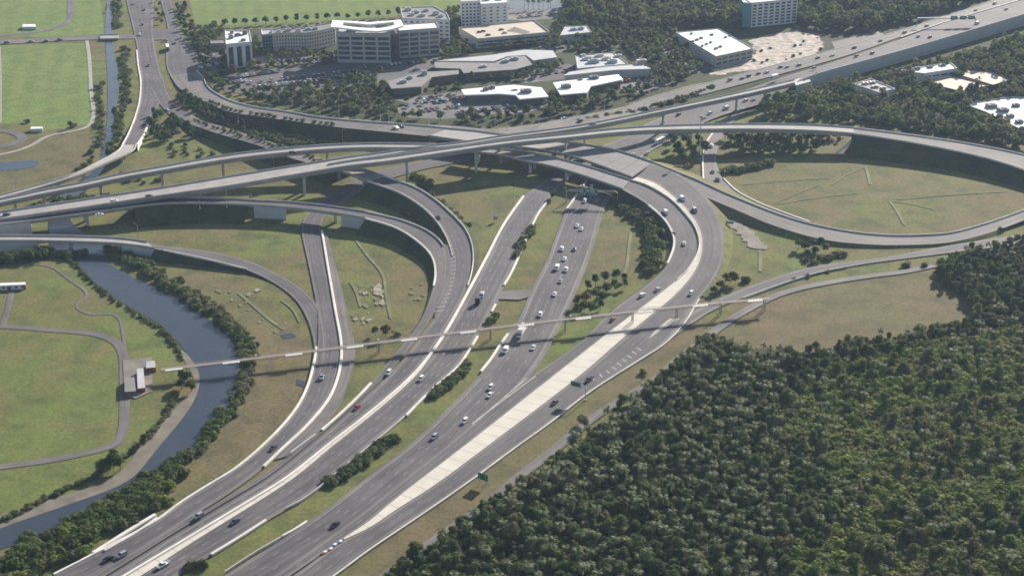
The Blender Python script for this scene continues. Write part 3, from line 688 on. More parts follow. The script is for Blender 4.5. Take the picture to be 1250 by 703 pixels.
# E2, E1 and the pale median
MLp = [(770, 221.6), (789, 227.6), (819, 245.5), (835, 261.5), (847, 277), (853, 293), (852.4, 308), (840, 331), (822, 347), (786, 374.7), (751, 401), (704, 438), (653.6, 477.5), (564, 548), (498, 598.4), (469, 622), (450, 638), (420, 658)]
MRp = [(777, 217.6), (799, 224.6), (829, 247.5), (845, 265), (855, 283), (857.5, 300), (853.7, 321), (842, 341.4), (819, 366), (799, 382.4), (757, 417), (723, 447), (692, 472.4), (589.6, 550), (530, 594), (483, 624), (452, 645), (420, 660)]
hM = [6.8, 6.2, 5.0, 3.9, 2.9, 2.0, 1.3, .6, .2, 0, 0, 0, 0, 0, 0, 0, 0, 0]
E2L = zc([(760, 232.6), (785.5, 247.5), (809.4, 267.5), (820, 284), (823, 297), (819, 313), (809, 331), (783, 354), (752, 376), (735, 392), (712, 416), (682, 438), (641, 466), (598, 500), (560, 533), (500, 582), (450, 621), (375, 676), (300, 727)],
         [6.8, 5.6, 4.2, 3.2, 2.2, 1.4, .6, .2, 0, 0, 0, 0, 0, 0, 0, 0, 0, 0, 0])
E2R = zc(MLp[:-1] + [(415, 662), (360, 700), (320, 727)], hM[:-1] + [0, 0, 0])
a, b_ = road('E2', 'highway_carriageway', 'curving carriageway left of the wide pale median', E2L, E2R, ASPH, 2, 1.8, 1.5, shoulder=1.4)
slope(a[:int(len(a) * .4)], 0, 1, 1.6)
barrier('white barrier on the inside of the big bend', None, samples=a[int(len(a) * .06):int(len(a) * .25)], w=.8)
E1L = zc([MRp[0]] + MRp[1:-1] + [(415, 663), (360, 703), (320, 730)], hM[:-1] + [0, 0, 0])
E1R = zc([(796, 200), (828, 213), (853, 232), (872, 255), (882, 280), (884, 302), (880, 325), (867, 349), (852, 368), (838, 392), (810, 422), (782, 440), (718, 481), (672, 517), (626, 550), (578, 585.5), (514, 630), (450, 673), (412, 701), (375, 727)],
         [6.8, 6.5, 5.5, 3.9, 2.7, 1.9, 1.2, .5, .2, 0, 0, 0, 0, 0, 0, 0, 0, 0, 0, 0])
a, b_ = road('E1', 'highway_carriageway', 'outer carriageway right of the wide pale median', E1L, E1R, ASPH, 3, 1.8, 2.6, shoulder=2.4)
slope(b_[int(len(b_) * .05):int(len(b_) * .4)], 0, -1, 1.8, GRASS)
n_ = len(b_)
barrier('pale edge barrier of the outer carriageway beside the verge', None, samples=b_[int(n_ * .40):], w=.69, h=.3)
o, a, b_ = ribbon('median_strip', zc(MLp, hM), zc(MRp, hM), WHITEC, 'wide cream concrete median strip', extra=.16)
barrier('central barrier of the cream concrete median at the bend', None, samples=[p + Vector((0, 0, .1)) for p in a][:int(len(a) * .36)], w=.5, h=.9, mat=BARR)
sheet('median_wedge', [(838, 385), (830, 390), (806, 404), (792, 415), (800, 404), (815, 392), (824, 385)], WHITEC, 'pale concrete wedge between the outer carriageway and the ramp', smooth=False)
sheet('crossover', [(608, 357), (648, 354), (650, 362), (634, 367), (606, 366)], ASPH_L, 'grey crossover linking two carriageways', smooth=False)
sheet('gore', [(640, 392), (634, 414), (600, 458), (590, 466), (586, 458), (618, 412), (632, 392)], ASPH_L, 'grey gore pavement', smooth=False)

# barriers with pale concrete along the carriageways
barrier('long pale barrier left of the second carriageway', FL[4:] and [(p[0] - .6, p[1]) for p in FL[4:]], w=1.0, h=1.05)
_, a, b_ = ribbon('median_strip', [(530, 425), (504, 457), (457, 498), (401, 542), (350, 583), (282, 625), (224, 659), (154, 701), (98, 735)], [(532, 427), (508, 459.5), (462, 501), (406, 545.5), (356, 586.5), (290, 629), (232, 665), (166, 708), (112, 742)], WHITEC, 'narrow pale median beside the long barrier', extra=.05)
barrier('pale barrier on the right edge of the second carriageway above the crossover', [(668, 247.5), (657, 262), (648.5, 279), (633, 314.7), (622, 338), (615, 349.5)], w=.8)
barrier('short pale barrier below the crossover', [(605, 373), (600, 382)], w=.7)
barrier('pale barrier on the right edge of the second carriageway below the walkway', [(583, 412), (572, 430), (559, 449), (534, 471), (514, 490), (496, 508.5)], w=.8)
barrier('thin barrier on the lower edge of the second carriageway', [(494, 510), (467.6, 532.5), (414, 576.5), (373, 609.5), (350, 622)], w=.4, h=.7)
barrier('white barrier at the bottom edge of the second carriageway', [(325, 636.5), (290, 659), (258, 678.5)], w=.9)
barrier('short white barrier beside the central carriageway', [(620, 409), (610, 423), (599, 440), (587, 455)], w=.9)
barrier('short white barrier left of the gantry signs', [(704, 239), (698, 248), (691, 257)], w=.7)
barrier('short pale barrier under the bridge behind the gantry', [(716, 222), (711, 230), (707, 236)], w=.7)
barrier('white barrier at the lower end of the central carriageway', [(375, 638), (360, 648), (345, 656)], w=.8)
barrier('thin barrier beside the lower central carriageway', [(343, 658), (310, 677), (275, 700)], w=.4, h=.7)
barrier('long curved white barrier left of the straight ramp', [(386, 425), (384, 440), (375, 474), (360, 502), (334, 532.5), (288, 573), (254, 594), (220, 615.5), (188, 639), (130, 670), (66, 703)], w=.8)
barrier('straight pale barrier dividing the ramp and the disused strip', [(393, 283), (401.5, 334), (409, 378), (417, 428), (412, 463), (399, 492), (371, 525), (346, 548), (322, 571)], w=.9, h=1)
barrier('pale barrier on the left of the merging ramp below the lone trees', [(453, 469), (436, 487), (414, 508), (393, 526.5)], w=.9)
barrier('faint barrier stub below the merging ramp', [(385, 533), (370, 544), (355, 555)], w=.5)
barrier('white parapet above the creek mouth at the lower left', [(190, 630), (165, 645), (114, 677)], w=1.3, h=1.1)
barrier('second white parapet beside the creek mouth at the lower left', [(192, 634), (160, 656), (128, 674)], w=.7, h=1)

barrier('pale sloping coping where the loop flyover meets its bank', [(1046, 167.5, 9.0), (1034, 178, 4.6), (1021, 188, .3)], w=1.5, h=.8)
# hatched gores
def hatch(pts, wd, n, rev=1, tilt=.5):
    P = crom(px(pts), n=n); la = laterals(P); mb = MB()
    for p, l in zip(P, la):
        t = Vector((-l.y, l.x, 0)); c = p + Vector((0, 0, LAYER[0] + .05))
        a0 = c - l * wd / 2; a1 = c + l * wd / 2 + t * tilt * wd * rev; tt = t * .35
        mb.add([a0 - tt, a1 - tt, a1 + tt, a0 + tt], [(0, 1, 2, 3)])
    me = mb.mesh('hatch_marking')
    if sum(p.normal.z for p in me.polygons) < 0: me.flip_normals()
    o = link('hatch_marking', me, PAINT); return tag(o, 'white hatching painted between two merging lanes', kind='structure')
ribbon('gore', [(541, 299, 2.75), (545, 315, 2), (545, 335, 1.05), (541, 357, .5), (530, 386, 0)], [(549, 301, 2.5), (554, 320, 1.3), (552, 340, .6), (544, 365, .1), (532, 392, 0)], ASPH, 'asphalt wedge between two merging ramps')
hatch([(549, 301, 2.4), (552, 320, 1.4), (551, 340, .6), (545, 360, .2), (536, 380, .1)], 4.2, 17)
hatch([(779, 428), (760, 443), (742, 456), (722, 464)], 3.4, 9, -1)
sheet('zebra_line', [(653.5, 460), (654.5, 460.5), (577, 518), (576, 517.5)], PAINT, 'long white line', smooth=False)
sheet('zebra_line', [(642, 463), (643, 463.5), (577, 520), (576.5, 519)], PAINT, 'long white line', smooth=False)

# ------------------------------------------------------------------ bridges
bridge('V', 'pale narrow ramp bridge crossing over the creek at the upper left',
       zc([(150, 178), (144, 186), (119.5, 200), (86, 216), (45, 228), (0, 240), (-50, 252)], [4, 5, 6.5, 8, 8.5, 9, 9]),
       zc([(167, 178), (162, 186), (122, 204.5), (86, 219.5), (45, 232.5), (0, 244.5), (-50, 257)], [4, 5, 6.5, 8, 8.5, 9, 9]), piers=(.15, .45, .6, .8), lanes=1, top=DECK, depth=1.6, pier_w=1.6)
Pf = zc([(-60, 257), (0, 245), (60, 232), (100, 224.5), (150, 213.5), (200, 204.5), (280, 190.5), (339, 183.6), (400, 178.6), (450, 176.7), (500, 177), (532, 177.5)], [8.5, 9, 10, 10.5, 11, 12, 13.5, 15, 16, 16.5, 17, 17])
Pn = zc([(-60, 262), (0, 250), (60, 237.5), (100, 230), (150, 219), (200, 210), (280, 196.5), (339, 189.5), (400, 184.3), (450, 182.2), (500, 182.5), (532, 181)], [8.5, 9, 10, 10.5, 11, 12, 13.5, 15, 16, 16.5, 17, 17])
bridge('P', 'slender upper flyover bridge sweeping across from the left edge', Pf, Pn, piers=(.09, .18, .30, .43, .56, .78), lanes=1, depth=2.7, sl=1.8, sr=2.5)
Qf = zc([(-60, 269.5), (0, 260.5), (100, 245.5), (200, 230.5), (280, 217), (350, 205.5), (400, 197.5)], [8, 8.5, 10.5, 12, 13.2, 14.5, 15.3])
Qn = zc([(-60, 279), (0, 270), (100, 255.5), (200, 240.5), (280, 229), (350, 217), (400, 208.7)], [8, 8.5, 10.5, 12, 13.2, 14.5, 15.3])
bridge('Q', 'broad lower flyover bridge entering from the left edge', Qf, Qn, piers=(.08, .2, .34, .58, .94), lanes=2, depth=2.7, sl=2.5, sr=2.5)
Rf = zc([(400, 197.5), (430, 192.7), (470, 187.5), (523, 179.5), (560, 175.7), (620, 166.5), (700, 156), (750, 146.8), (800, 136.5), (840, 128), (880, 119.5), (925, 109.5), (970, 99)], [15.3, 15.6, 16, 16.7, 17, 17, 16.5, 16, 15, 14, 13, 11.5, 10])
Rn = zc([(400, 202.6), (430, 197.3), (470, 191.8), (523, 183.5), (560, 179.5), (620, 170.3), (700, 159.8), (750, 150.6), (800, 140.2), (840, 132), (880, 123.7), (925, 114), (970, 103.3)], [15.3, 15.6, 16, 16.7, 17, 17, 16.5, 16, 15, 14, 13, 11.5, 10])
bridge('R', 'long straight flyover bridge rising to join the highway at the upper right', Rf, Rn, piers=(.30, .46, .64, .83), lanes=1, depth=2.7, sl=1.5, sr=1.5)
Sf = zc([(400, 203), (430, 198), (470, 193.5), (550, 182.2), (620, 172.7), (700, 164.4), (750, 159), (800, 155.7), (850, 154), (900, 153), (950, 153.2), (1000, 154.6), (1042, 157.5)], [15.3, 15.6, 16, 17, 17, 16.5, 15.8, 14.6, 13.5, 13, 12.6, 12, 11])
Sn = zc([(400, 208.7), (430, 204), (470, 199.5), (550, 187.5), (620, 177.7), (700, 169.6), (750, 164.3), (800, 161.2), (850, 160.2), (900, 159.7), (950, 160.2), (1000, 161.8), (1042, 165)], [15.3, 15.6, 16, 17, 17, 16.5, 15.8, 14.6, 13.5, 13, 12.6, 12, 11])
bridge('S', 'long flyover bridge curving right towards the grass loop', Sf, Sn, piers=(.145, .275, .455, .70, .885), lanes=1, depth=2.7, sl=2.0, sr=2.0)
# wide low bridges M1, M2 and Z deck
bridge('Zd', 'low concrete bridge continuing the walled ramp road behind the flyovers',
       zc([(546, 158.5), (580, 161.5), (607, 165), (640, 168.5), (690, 174.8)], [8, 8, 8, 8, 8]), zc([(522, 167.5), (560, 173), (600, 178), (640, 182), (662, 185)], [8, 8, 8, 8, 8]), piers=(.2, .75), lanes=2)
bridge('M1', 'wide low bridge with asphalt and concrete panels under the long flyovers',
       zc([(688, 174.5), (720, 179), (753.6, 185.5), (797, 199.5)], [8, 7.8, 7.5, 6.8]), zc([(655, 184), (690, 190.5), (716, 198), (771, 218)], [8, 7.8, 7.5, 6.8]), piers=(.1, .5), lanes=4, top=DECKJ, depth=1.6, sl=2, sr=2)
bridge('M2', 'curving low bridge nearest the green gantry signs',
       zc([(570, 177), (600, 182.5), (640, 186.5), (665, 191.3), (710, 202.5), (769, 221)], [8.6, 8.5, 8.5, 8.2, 7.6, 6.8]), zc([(560, 184), (573.7, 186.5), (610, 191), (639, 198), (670, 204), (710, 215.5), (759.6, 232.5)], [8.6, 8.5, 8.5, 8.3, 8.1, 7.6, 6.8]), piers=(.1, .42, .64), lanes=2, top=DECKJ, depth=1.6)
bridge('Ub', 'curved ramp bridge over the straight ramp road',
       zc([(-50, 277), (0, 270.8), (36, 266.5), (100, 257), (200, 243.5), (260, 243.5), (317, 246.5), (355, 248.5), (400, 253), (446, 260)], [8, 8, 8, 8.2, 8.3, 7.8, 7.4, 7, 7, 6.5]),
       zc([(-50, 283), (0, 276.5), (36, 272), (100, 263.5), (200, 250.5), (260, 250.5), (307, 252), (355, 255.3), (400, 260.5), (446, 268)], [8, 8, 8, 8.2, 8.3, 7.8, 7.4, 7, 7, 6.5]), piers=(.12, .3, .78, .93), lanes=1, surf=ASPH)
bridge('Kb', 'low bridge over the river mouth at the left edge',
       zc([(-60, 289.5), (0, 289.3), (80, 289.8), (127, 291.3), (160, 293.8), (180, 297)], [5.5, 5.5, 5.3, 5, 4.6, 4.2]), zc([(-60, 296), (0, 296), (46, 296), (139, 299), (165, 301.5), (189, 305)], [5.5, 5.5, 5.3, 5, 4.6, 4.2]), piers=(.4, .62), lanes=1, depth=1.4)
bridge('Xb', 'small concrete bridge of the curving ramp under the flyovers',
       zc([(408, 200), (421, 203.5), (443.6, 208.3), (469.5, 217)], [7.5, 7.5, 7.6, 7.5]), zc([(396, 205), (412, 209.5), (430, 215.5), (449.6, 223)], [7.5, 7.5, 7.6, 7.5]), piers=(.25, .8), lanes=1)
bridge('crossb', 'short street bridge over the narrow creek', zc([(122, 44.3), (145, 43.8)], [.6, .6]), zc([(122, 49.5), (145, 49)], [.6, .6]), lanes=0, depth=1.2)

def prism(name, poly, h, mat, label=None, cat=None, z0=-.3, parent=None):
    """closed block from world xy outline"""
    n = len(poly); A = sum(poly[i][0] * poly[(i + 1) % n][1] - poly[(i + 1) % n][0] * poly[i][1] for i in range(n))
    if A < 0: poly = poly[::-1]
    vs = [(p[0], p[1], z0) for p in poly] + [(p[0], p[1], h) for p in poly]
    mb = MB(); mb.add(vs, [tuple(range(n - 1, -1, -1)), tuple(range(n, 2 * n))] + [(i, (i + 1) % n, n + (i + 1) % n, n + i) for i in range(n)])
    return mb
# abutments
def abut(label, pxs, z0, mat=WALLC, name='bridge_abutment'):
    P = px(pxs); mb = prism(name, [(p.x, p.y) for p in P], z0, mat); o = mb.build(name, mat); tag(o, label, 'abutment')
def seg(key, side, x0, x1, z):
    E_ = ROADS[key][side]; a_, b2 = G(x0, 300, z), G(x1, 300, z)
    uu = lambda p: 625 + FOC * p.x / (p.y * CP - (p.z - CAMH) * SP)
    return [p for p in E_ if x0 <= uu(p) <= x1]
for key, x0, x1, z, lb in [('Ub', 305, 353, 7, 'pale blue grey wing wall left of the opening under the curved ramp bridge'), ('Ub', 410, 447, 7, 'pale blue grey wing wall right of the opening under the curved ramp bridge'),
                       ('Kb', -60, 46, 5, 'blue grey wall below the river bridge at the left edge'), ('Kb', 140, 190, 5, 'blue grey wing wall right of the river bridge'), ('Ub', -60, 42, 8, 'pale cream wall under the flyovers at the left edge')]:
    e_ = seg(key, 1, x0, x1, z)
    if len(e_) > 3: wall(e_, 1, lb, top=-.45)
e_ = seg('Zd', 1, 520, 530, 8)
ua, ub = ROADS['Ub']; i0_ = next(i for i, p in enumerate(ub) if p.x > G(160, 256, 8).x); i1_ = next(i for i, p in enumerate(ub) if p.x > G(306, 254, 7.4).x)
slope(ub[i0_:i1_], 0, 1, 1.4, SLOPE, dz=-.5); slope(ua[i0_:i1_], 0, -1, 1.6, SLOPE)
abut('abutment of the low bridge behind the flyovers', [(489, 163, 6), (500, 155, 6), (546, 160, 6), (523, 168, 6)], 6.1)
abut('abutment under the flyover where the highway wall begins', [(966, 100, 7), (985, 95, 7), (990, 101, 7), (972, 106, 7)], 8)

# ------------------------------------------------------------------ buildings
OBST = []      # building outlines in world xy
def bld(label, roof, h, rmat=ROOFL, wmat=STUCCO, name='office_building', cat='building', par=.8, wins=(), units=(), bands=(), z0=-.3, inset=0.0):
    P = px(roof, h); xy = [(p.x, p.y) for p in P]; n = len(xy)
    A = sum(xy[i][0] * xy[(i + 1) % n][1] - xy[(i + 1) % n][0] * xy[i][1] for i in range(n))
    cx, cy = sum(p[0] for p in xy) / n, sum(p[1] for p in xy) / n
    OBST.append(xy)
    root = empty(name, (cx, cy, 0)); tag(root, label, cat)
    loc = [(x - cx, y - cy) for x, y in xy]
    wl = loc
    if inset:
        wl = [(x * (1 - inset), y * (1 - inset)) for x, y in loc]
    prism('wall', wl, h - .25, wmat, z0=z0).build('wall', wmat, root)
    mb = prism('roof', loc, h, rmat, z0=h - .24 - (.8 if inset else 0)); mb.build('roof', rmat, root)
    if par:
        mb = MB()
        for i in range(n):
            a, b_ = Vector((*loc[i], 0)), Vector((*loc[(i + 1) % n], 0)); d = b_ - a; L = d.length
            c = (a + b_) / 2; mb.box((c.x, c.y, h + par / 2 + .002 * i), (L, .4, par), 0, math.atan2(d.y, d.x))
        mb.build('roof_parapet', wmat if wmat is not TEAL else STUCCOW, root)
    for (i, rows, cols, zb, zt, fw, fh) in wins:
        a, b_ = Vector((*wl[i % n], 0)), Vector((*wl[(i + 1) % n], 0)); d = b_ - a; L = d.length; rz = math.atan2(d.y, d.x)
        cw, ch = L / cols, (zt - zb) / rows
        m0 = MB(); m0.box((0, 0, 0), (cw * fw, .3, ch * fh)); me = m0.mesh('window'); me.materials.append(GLASS)
        for r_ in range(rows):
            for c_ in range(cols):
                p = a + d * ((c_ + .5) / cols)
                o = bpy.data.objects.new('window', me); COL.objects.link(o); o.parent = root
                o.location = (p.x, p.y, zb + ch * (r_ + .5)); o.rotation_euler = (0, 0, rz)
    for (u, v, sx, sy, sz) in units:
        p = G(u, v, h); mb = MB(); mb.box((0, 0, sz / 2), (sx, sy, sz), 0, .2); mb.box((sx * .1, 0, sz + .2), (sx * .4, sy * .5, .4), 0, .2)
        mb.build('roof_unit', ROOFG if rmat is ROOFW else STEEL, root, loc=(p.x - cx, p.y - cy, h + .01))
    return root, (cx, cy), loc

# slim white tower
bld('slim pale tower with tall dark window strip beside the arterial road', [(276, 55), (307, 52), (304.5, 39), (275, 38)], 20, ROOFW, STUCCOW, 'tower_block', wins=[(0, 1, 3, 1, 18, .55, .95), (1, 5, 4, 2, 18, .5, .5)],
    units=[(282, 47, 4, 4, 2.5), (290, 44, 5, 3, 2), (297, 50, 4, 3, 1.5), (283, 41, 3, 3, 2), (299, 42, 4, 4, 3)])
bld('low dark annexe left of the slim pale tower', [(257, 54), (276, 53.5), (274, 49), (257, 50)], 5, ROOFG, BRICKB, 'annexe', par=.5)
# curved hotel wing
bld('long grey wing with three rows of small windows left of the office block', [(332.6, 42), (350, 41), (373.6, 41), (392, 38), (409, 34), (409, 28), (392, 31), (373, 35), (350, 36), (332, 37)], 15, ROOFG, STUCCO, 'hotel_wing',
    wins=[(1, 4, 7, 2, 14, .45, .45), (2, 4, 6, 2, 14, .45, .45), (3, 4, 5, 2, 14, .45, .45), (0, 4, 5, 2, 14, .45, .45)],
    units=[(340, 40, 4, 3, 2), (352, 38, 5, 3, 2), (364, 39, 4, 3, 2.5), (376, 37, 5, 3, 1.6), (385, 36, 4, 3, 2)])
bld('teal glass corner block beside the grey wing', [(320, 43), (333.5, 42), (332, 36.5), (319, 37.5)], 14, ROOFL, TEAL, 'glass_block', wins=[(0, 4, 4, 1, 13, .85, .8)])
# office block, left part with curved roof ring
r1, c1, l1 = bld('pale office block with a curved white roof ring and five window rows', [(411, 41), (476, 42), (474, 33), (410, 33)], 24.5, ROOFL, STUCCO, wins=[(0, 5, 4, 2, 22.5, .84, .62), (1, 5, 2, 2, 22, .7, .6)],
    units=[(430, 38, 9, 5, 2), (450, 37, 12, 4, 2)])
mb = MB(); ro = px([(404, 33), (420, 34.5), (440, 37), (460, 38.5), (478, 36), (493, 31.5), (489, 24.5), (470, 26), (450, 27.5), (430, 26), (405.6, 25)], 28)
ri = px([(418, 31.5), (430, 33), (445, 34.5), (460, 35), (474, 33), (482, 30.5), (480, 27), (466, 28.5), (450, 30), (434, 28.5), (419, 27.5)], 28)
n = len(ro); vs = []
for o_, i_ in zip(ro, ri):
    for p, dz in ((o_, 0), (i_, 0), (i_, -1.2), (o_, -1.2)): vs.append((p.x - c1[0], p.y - c1[1], p.z + dz))
mb.add(vs, [(4 * i + j, 4 * i + (j + 1) % 4, 4 * ((i + 1) % n) + (j + 1) % 4, 4 * ((i + 1) % n) + j) for i in range(n) for j in range(4)])
mb.build('roof_ring', ROOFW, r1)
mb = MB()
for u, v in ((411, 37.5), (430, 38.5), (452, 39), (474, 38), (412, 31), (474, 31), (443, 33)):
    p = G(u, v, 26.8); mb.box((p.x - c1[0], p.y - c1[1], 25.6), (.8, .8, 2.6))
mb.build('roof_post', STUCCOW, r1)
bld('glass stair core joining the two halves of the office block', [(477, 43), (486, 42), (485, 34), (476, 34)], 22.5, ROOFG, GLASS, 'stair_core', par=.4)
bld('pale right half of the office block with four bays and a white roof', [(487, 38.6), (536, 35), (532, 28), (486, 31)], 23, ROOFW, STUCCO, wins=[(0, 5, 4, 1.5, 21.5, .84, .62), (1, 5, 2, 2, 21, .7, .6)])
bld('white back building behind the right half of the office block', [(492, 23), (549, 25), (545, 17), (530, 9), (489, 10)], 21, ROOFG, STUCCOW, 'back_building', wins=[(0, 5, 8, 3, 20, .5, .4), (1, 5, 3, 3, 20, .5, .4)],
    units=[(498, 13, 5, 4, 2.5), (507, 16, 6, 4, 2), (520, 14, 4, 4, 2), (515, 20, 5, 4, 2), (532, 18, 5, 4, 3), (538, 21, 4, 3, 2), (503, 19, 4, 4, 2)])
bld('left white tower by the far lake with dark window grid', [(563, 3), (586, 2), (584, -5), (562, -4)], 24, ROOFL, STUCCOW, 'tower_block', wins=[(0, 7, 5, 2, 23, .6, .5)])
bld('right white tower by the far lake with a stepped roof', [(587, 6), (620, 4), (620, -3), (608, -5), (586, -4)], 22, ROOFW, STUCCOW, 'tower_block', wins=[(0, 6, 4, 2, 20, .35, .4)], units=[(595, 0, 6, 5, 3), (610, 0, 5, 4, 2)])
# parking deck
root, cc, ll = bld('open parking deck with tan roof and a sunken ramp', [(583, 48.6), (670.7, 40.5), (652, 25.8), (560, 34.8)], 8, ROOFT, STUCCO, 'parking_deck', par=1.0, wins=[(0, 2, 9, .8, 7, .93, .42), (1, 2, 4, .8, 7, .9, .42)])
mb = MB(); q = px([(617, 38.5), (640, 42), (648, 39.5), (628, 33)], 8.02); mb.add([(p.x - cc[0], p.y - cc[1], 8.04) for p in q], [(0, 1, 2, 3)])
mb.build('ramp_opening', BRICKB, root)
# low brown roof cluster
bld('low building with dark brown gabled roof and rooftop boxes', [(472, 99.5), (478, 108.5), (514, 106), (527, 94.5), (560, 90.5), (560, 86), (516, 88)], 6, ROOFG, BRICKB, 'low_building', par=0, inset=.06, units=[(492, 101, 5, 4, 2), (500, 96, 4, 4, 2), (518, 91, 4, 4, 3)])
bld('long low building with grey brown flat roof', [(531, 83), (562, 84), (566, 89.5), (629, 85), (650, 79), (641, 68.5), (620, 70), (604, 77), (530, 76)], 6, ROOFG, BRICKB, 'low_building', par=0, inset=.05, units=[(617, 76, 5, 4, 2), (628, 73, 6, 4, 2), (590, 82, 5, 4, 1.5)])
bld('low building with pale grey roof behind the grey brown one', [(532, 74.5), (603, 75), (619, 69), (642, 67.5), (651, 74), (680, 70), (675, 62), (640, 61), (603, 67)], 6, ROOFL, STUCCO, 'low_building', par=0, inset=.04)
bld('low building with bright white roof and a notched left corner', [(562.6, 109.6), (567, 116), (610, 114.5), (629, 116), (634, 121), (669.7, 118), (661, 107), (627, 103.8)], 6, ROOFW, BRICKB, 'low_building', par=0, inset=.08, units=[(593, 110, 4, 4, 2), (600, 108, 5, 4, 2), (642, 113, 8, 5, 2.5), (628, 110.5, 5, 2, .6)])
bld('low building with bright white roof and a pointed right wing', [(675, 101), (684, 115.7), (716, 113), (721, 105.5), (761, 97), (754.6, 91)], 6, ROOFW, BRICKB, 'low_building', par=0, inset=.08, units=[(691, 107, 7, 5, 2.5), (725, 96, 7, 4, 2), (708, 98, 4, 2, .7)])
bld('long pale roofed hall behind the pointed white roof', [(688, 92.5), (752, 85.5), (795, 84), (782, 78.5), (735, 82), (695, 88)], 7, ROOFL, STUCCO, 'low_building', par=0, inset=.03, units=[(783, 77.5, 8, 4, 3)])
bld('hall with a grey roof crowded by rooftop machines', [(705, 84.5), (766.6, 79), (748, 64.5), (702.5, 69)], 7, ROOFL, STUCCO, 'low_building', par=.6, units=[(712 + (i * 7.3) % 46, 69 + (i * 3.7) % 11, 4 + i % 3, 4, 1.5 + (i % 3) * .5) for i in range(16)])
bld('small pale building half hidden among trees near the lake', [(684, 44), (722, 40), (716, 32), (690, 33)], 6, ROOFL, STUCCO, 'low_building', par=.5, units=[(700, 37, 5, 4, 2), (709, 36, 5, 4, 2)])
# white warehouse
bld('large warehouse with white roof dotted with vents', [(874, 69.6), (919, 60), (876.6, 35.8), (825, 40.4)], 9, ROOFW, STUCCO, 'warehouse', par=.6, wins=[(0, 2, 6, 1, 8, .7, .5)],
    units=[(844 + (i * 11.7) % 52, 42 + (i * 5.3) % 19, 2 + i % 2, 2, 1.2) for i in range(12)])
bld('teal and white office slab with dense window bays at the top edge', [(918, 4.5), (974, -1), (970, -9), (907, -2)], 22, ROOFW, STUCCOW, 'office_slab', wins=[(0, 7, 8, 1, 21, .62, .55)])
bld('teal gable end of the office slab at the top edge', [(907.5, 4), (917.5, 4.7), (907, -2), (904, -2)], 22, ROOFW, TEAL, 'glass_block')
# right side among trees
bld('small white office with dark windows between trees under the highway wall', [(1073, 114), (1092.6, 109.5), (1063, 97), (1043, 103.5)], 9, ROOFG, STUCCOW, 'small_office', wins=[(0, 2, 3, 1, 8, .55, .35)], units=[(1056, 103, 4, 3, 1.5), (1065, 102, 4, 3, 1.5), (1068, 107, 5, 3, 1.5), (1078, 108, 4, 3, 1.2)])
bld('white office block with long dark window bands in the right wood', [(1128, 90.5), (1168, 84.5), (1160, 77.5), (1100, 86.5), (1104, 88)], 9, ROOFW, STUCCOW, 'small_office', wins=[(0, 2, 4, 1, 8, .8, .35)], units=[(1120, 85, 4, 3, 2), (1135, 83, 4, 3, 1.5), (1150, 81, 5, 3, 1)])
bld('flat tan roofed store beside the white office block', [(1129.7, 102), (1172, 112.6), (1210, 105), (1165, 94)], 5, ROOFT, BRICKB, 'store', par=.9)
bld('larger tan roofed store behind the first tan roof', [(1175, 94), (1212, 105), (1234.7, 98.6), (1210, 88), (1181, 85.8)], 5.5, ROOFT, BRICKB, 'store', par=.9)
bld('white roofed store at the right edge with a blue grey side', [(1177, 128), (1204, 138), (1248, 160), (1290, 150), (1290, 120), (1229.5, 120)], 6, ROOFW, STUCCO, 'store', par=.9,
    units=[(1210, 131, 7, 6, 2.5), (1224, 136, 7, 6, 2.5), (1233, 143, 5, 4, 2), (1244, 150, 5, 4, 2), (1240, 130, 5, 4, 2)])
# small sheds on the airfield
r_, cc, ll = bld('small airfield shed with white roof and red ends', [(0, 348.5), (31, 347), (31, 344.5), (0, 345.5)], 2.8, ROOFW, STUCCOW, 'shed', par=0, wins=[(0, 1, 4, .6, 2.2, .4, .6)])
mb = MB(); p = G(30, 352, 0); mb.box((p.x - cc[0] + .5, p.y - cc[1], 1.1), (1.4, 2.6, 2.2)); mb.build('red_end', RED, r_)
mb = MB(); p = G(11, 353.5, 0); mb.box((p.x - cc[0], p.y - cc[1], .9), (2.2, 1.0, 1.8)); mb.build('red_panel', RED, r_)
bld('white equipment hut with a low roof at the top left field', [(27, 33), (44, 33), (43, 30), (28, 30)], 2.6, ROOFW, STUCCOW, 'hut', par=0)
bld('tiny white hut beside the sports field corner', [(37, 157.5), (52, 157), (52, 155), (38, 155)], 2.4, ROOFW, STUCCOW, 'hut', par=0)
bld('dark flat equipment cabin on the concrete pad', [(152, 478), (166, 477), (164, 460), (152, 461)], 2.5, ROOFG, BRICKB, 'cabin', par=0)
bld('pale long equipment cabin with a red stripe on the pad', [(168, 474), (177, 473), (175, 449), (167, 450)], 2.6, ROOFL, RED, 'cabin', par=0)
bld('small red and white cabin at the pad corner', [(178, 449), (190, 448), (189, 440), (179, 441)], 2.6, ROOFL, RED, 'cabin', par=0)

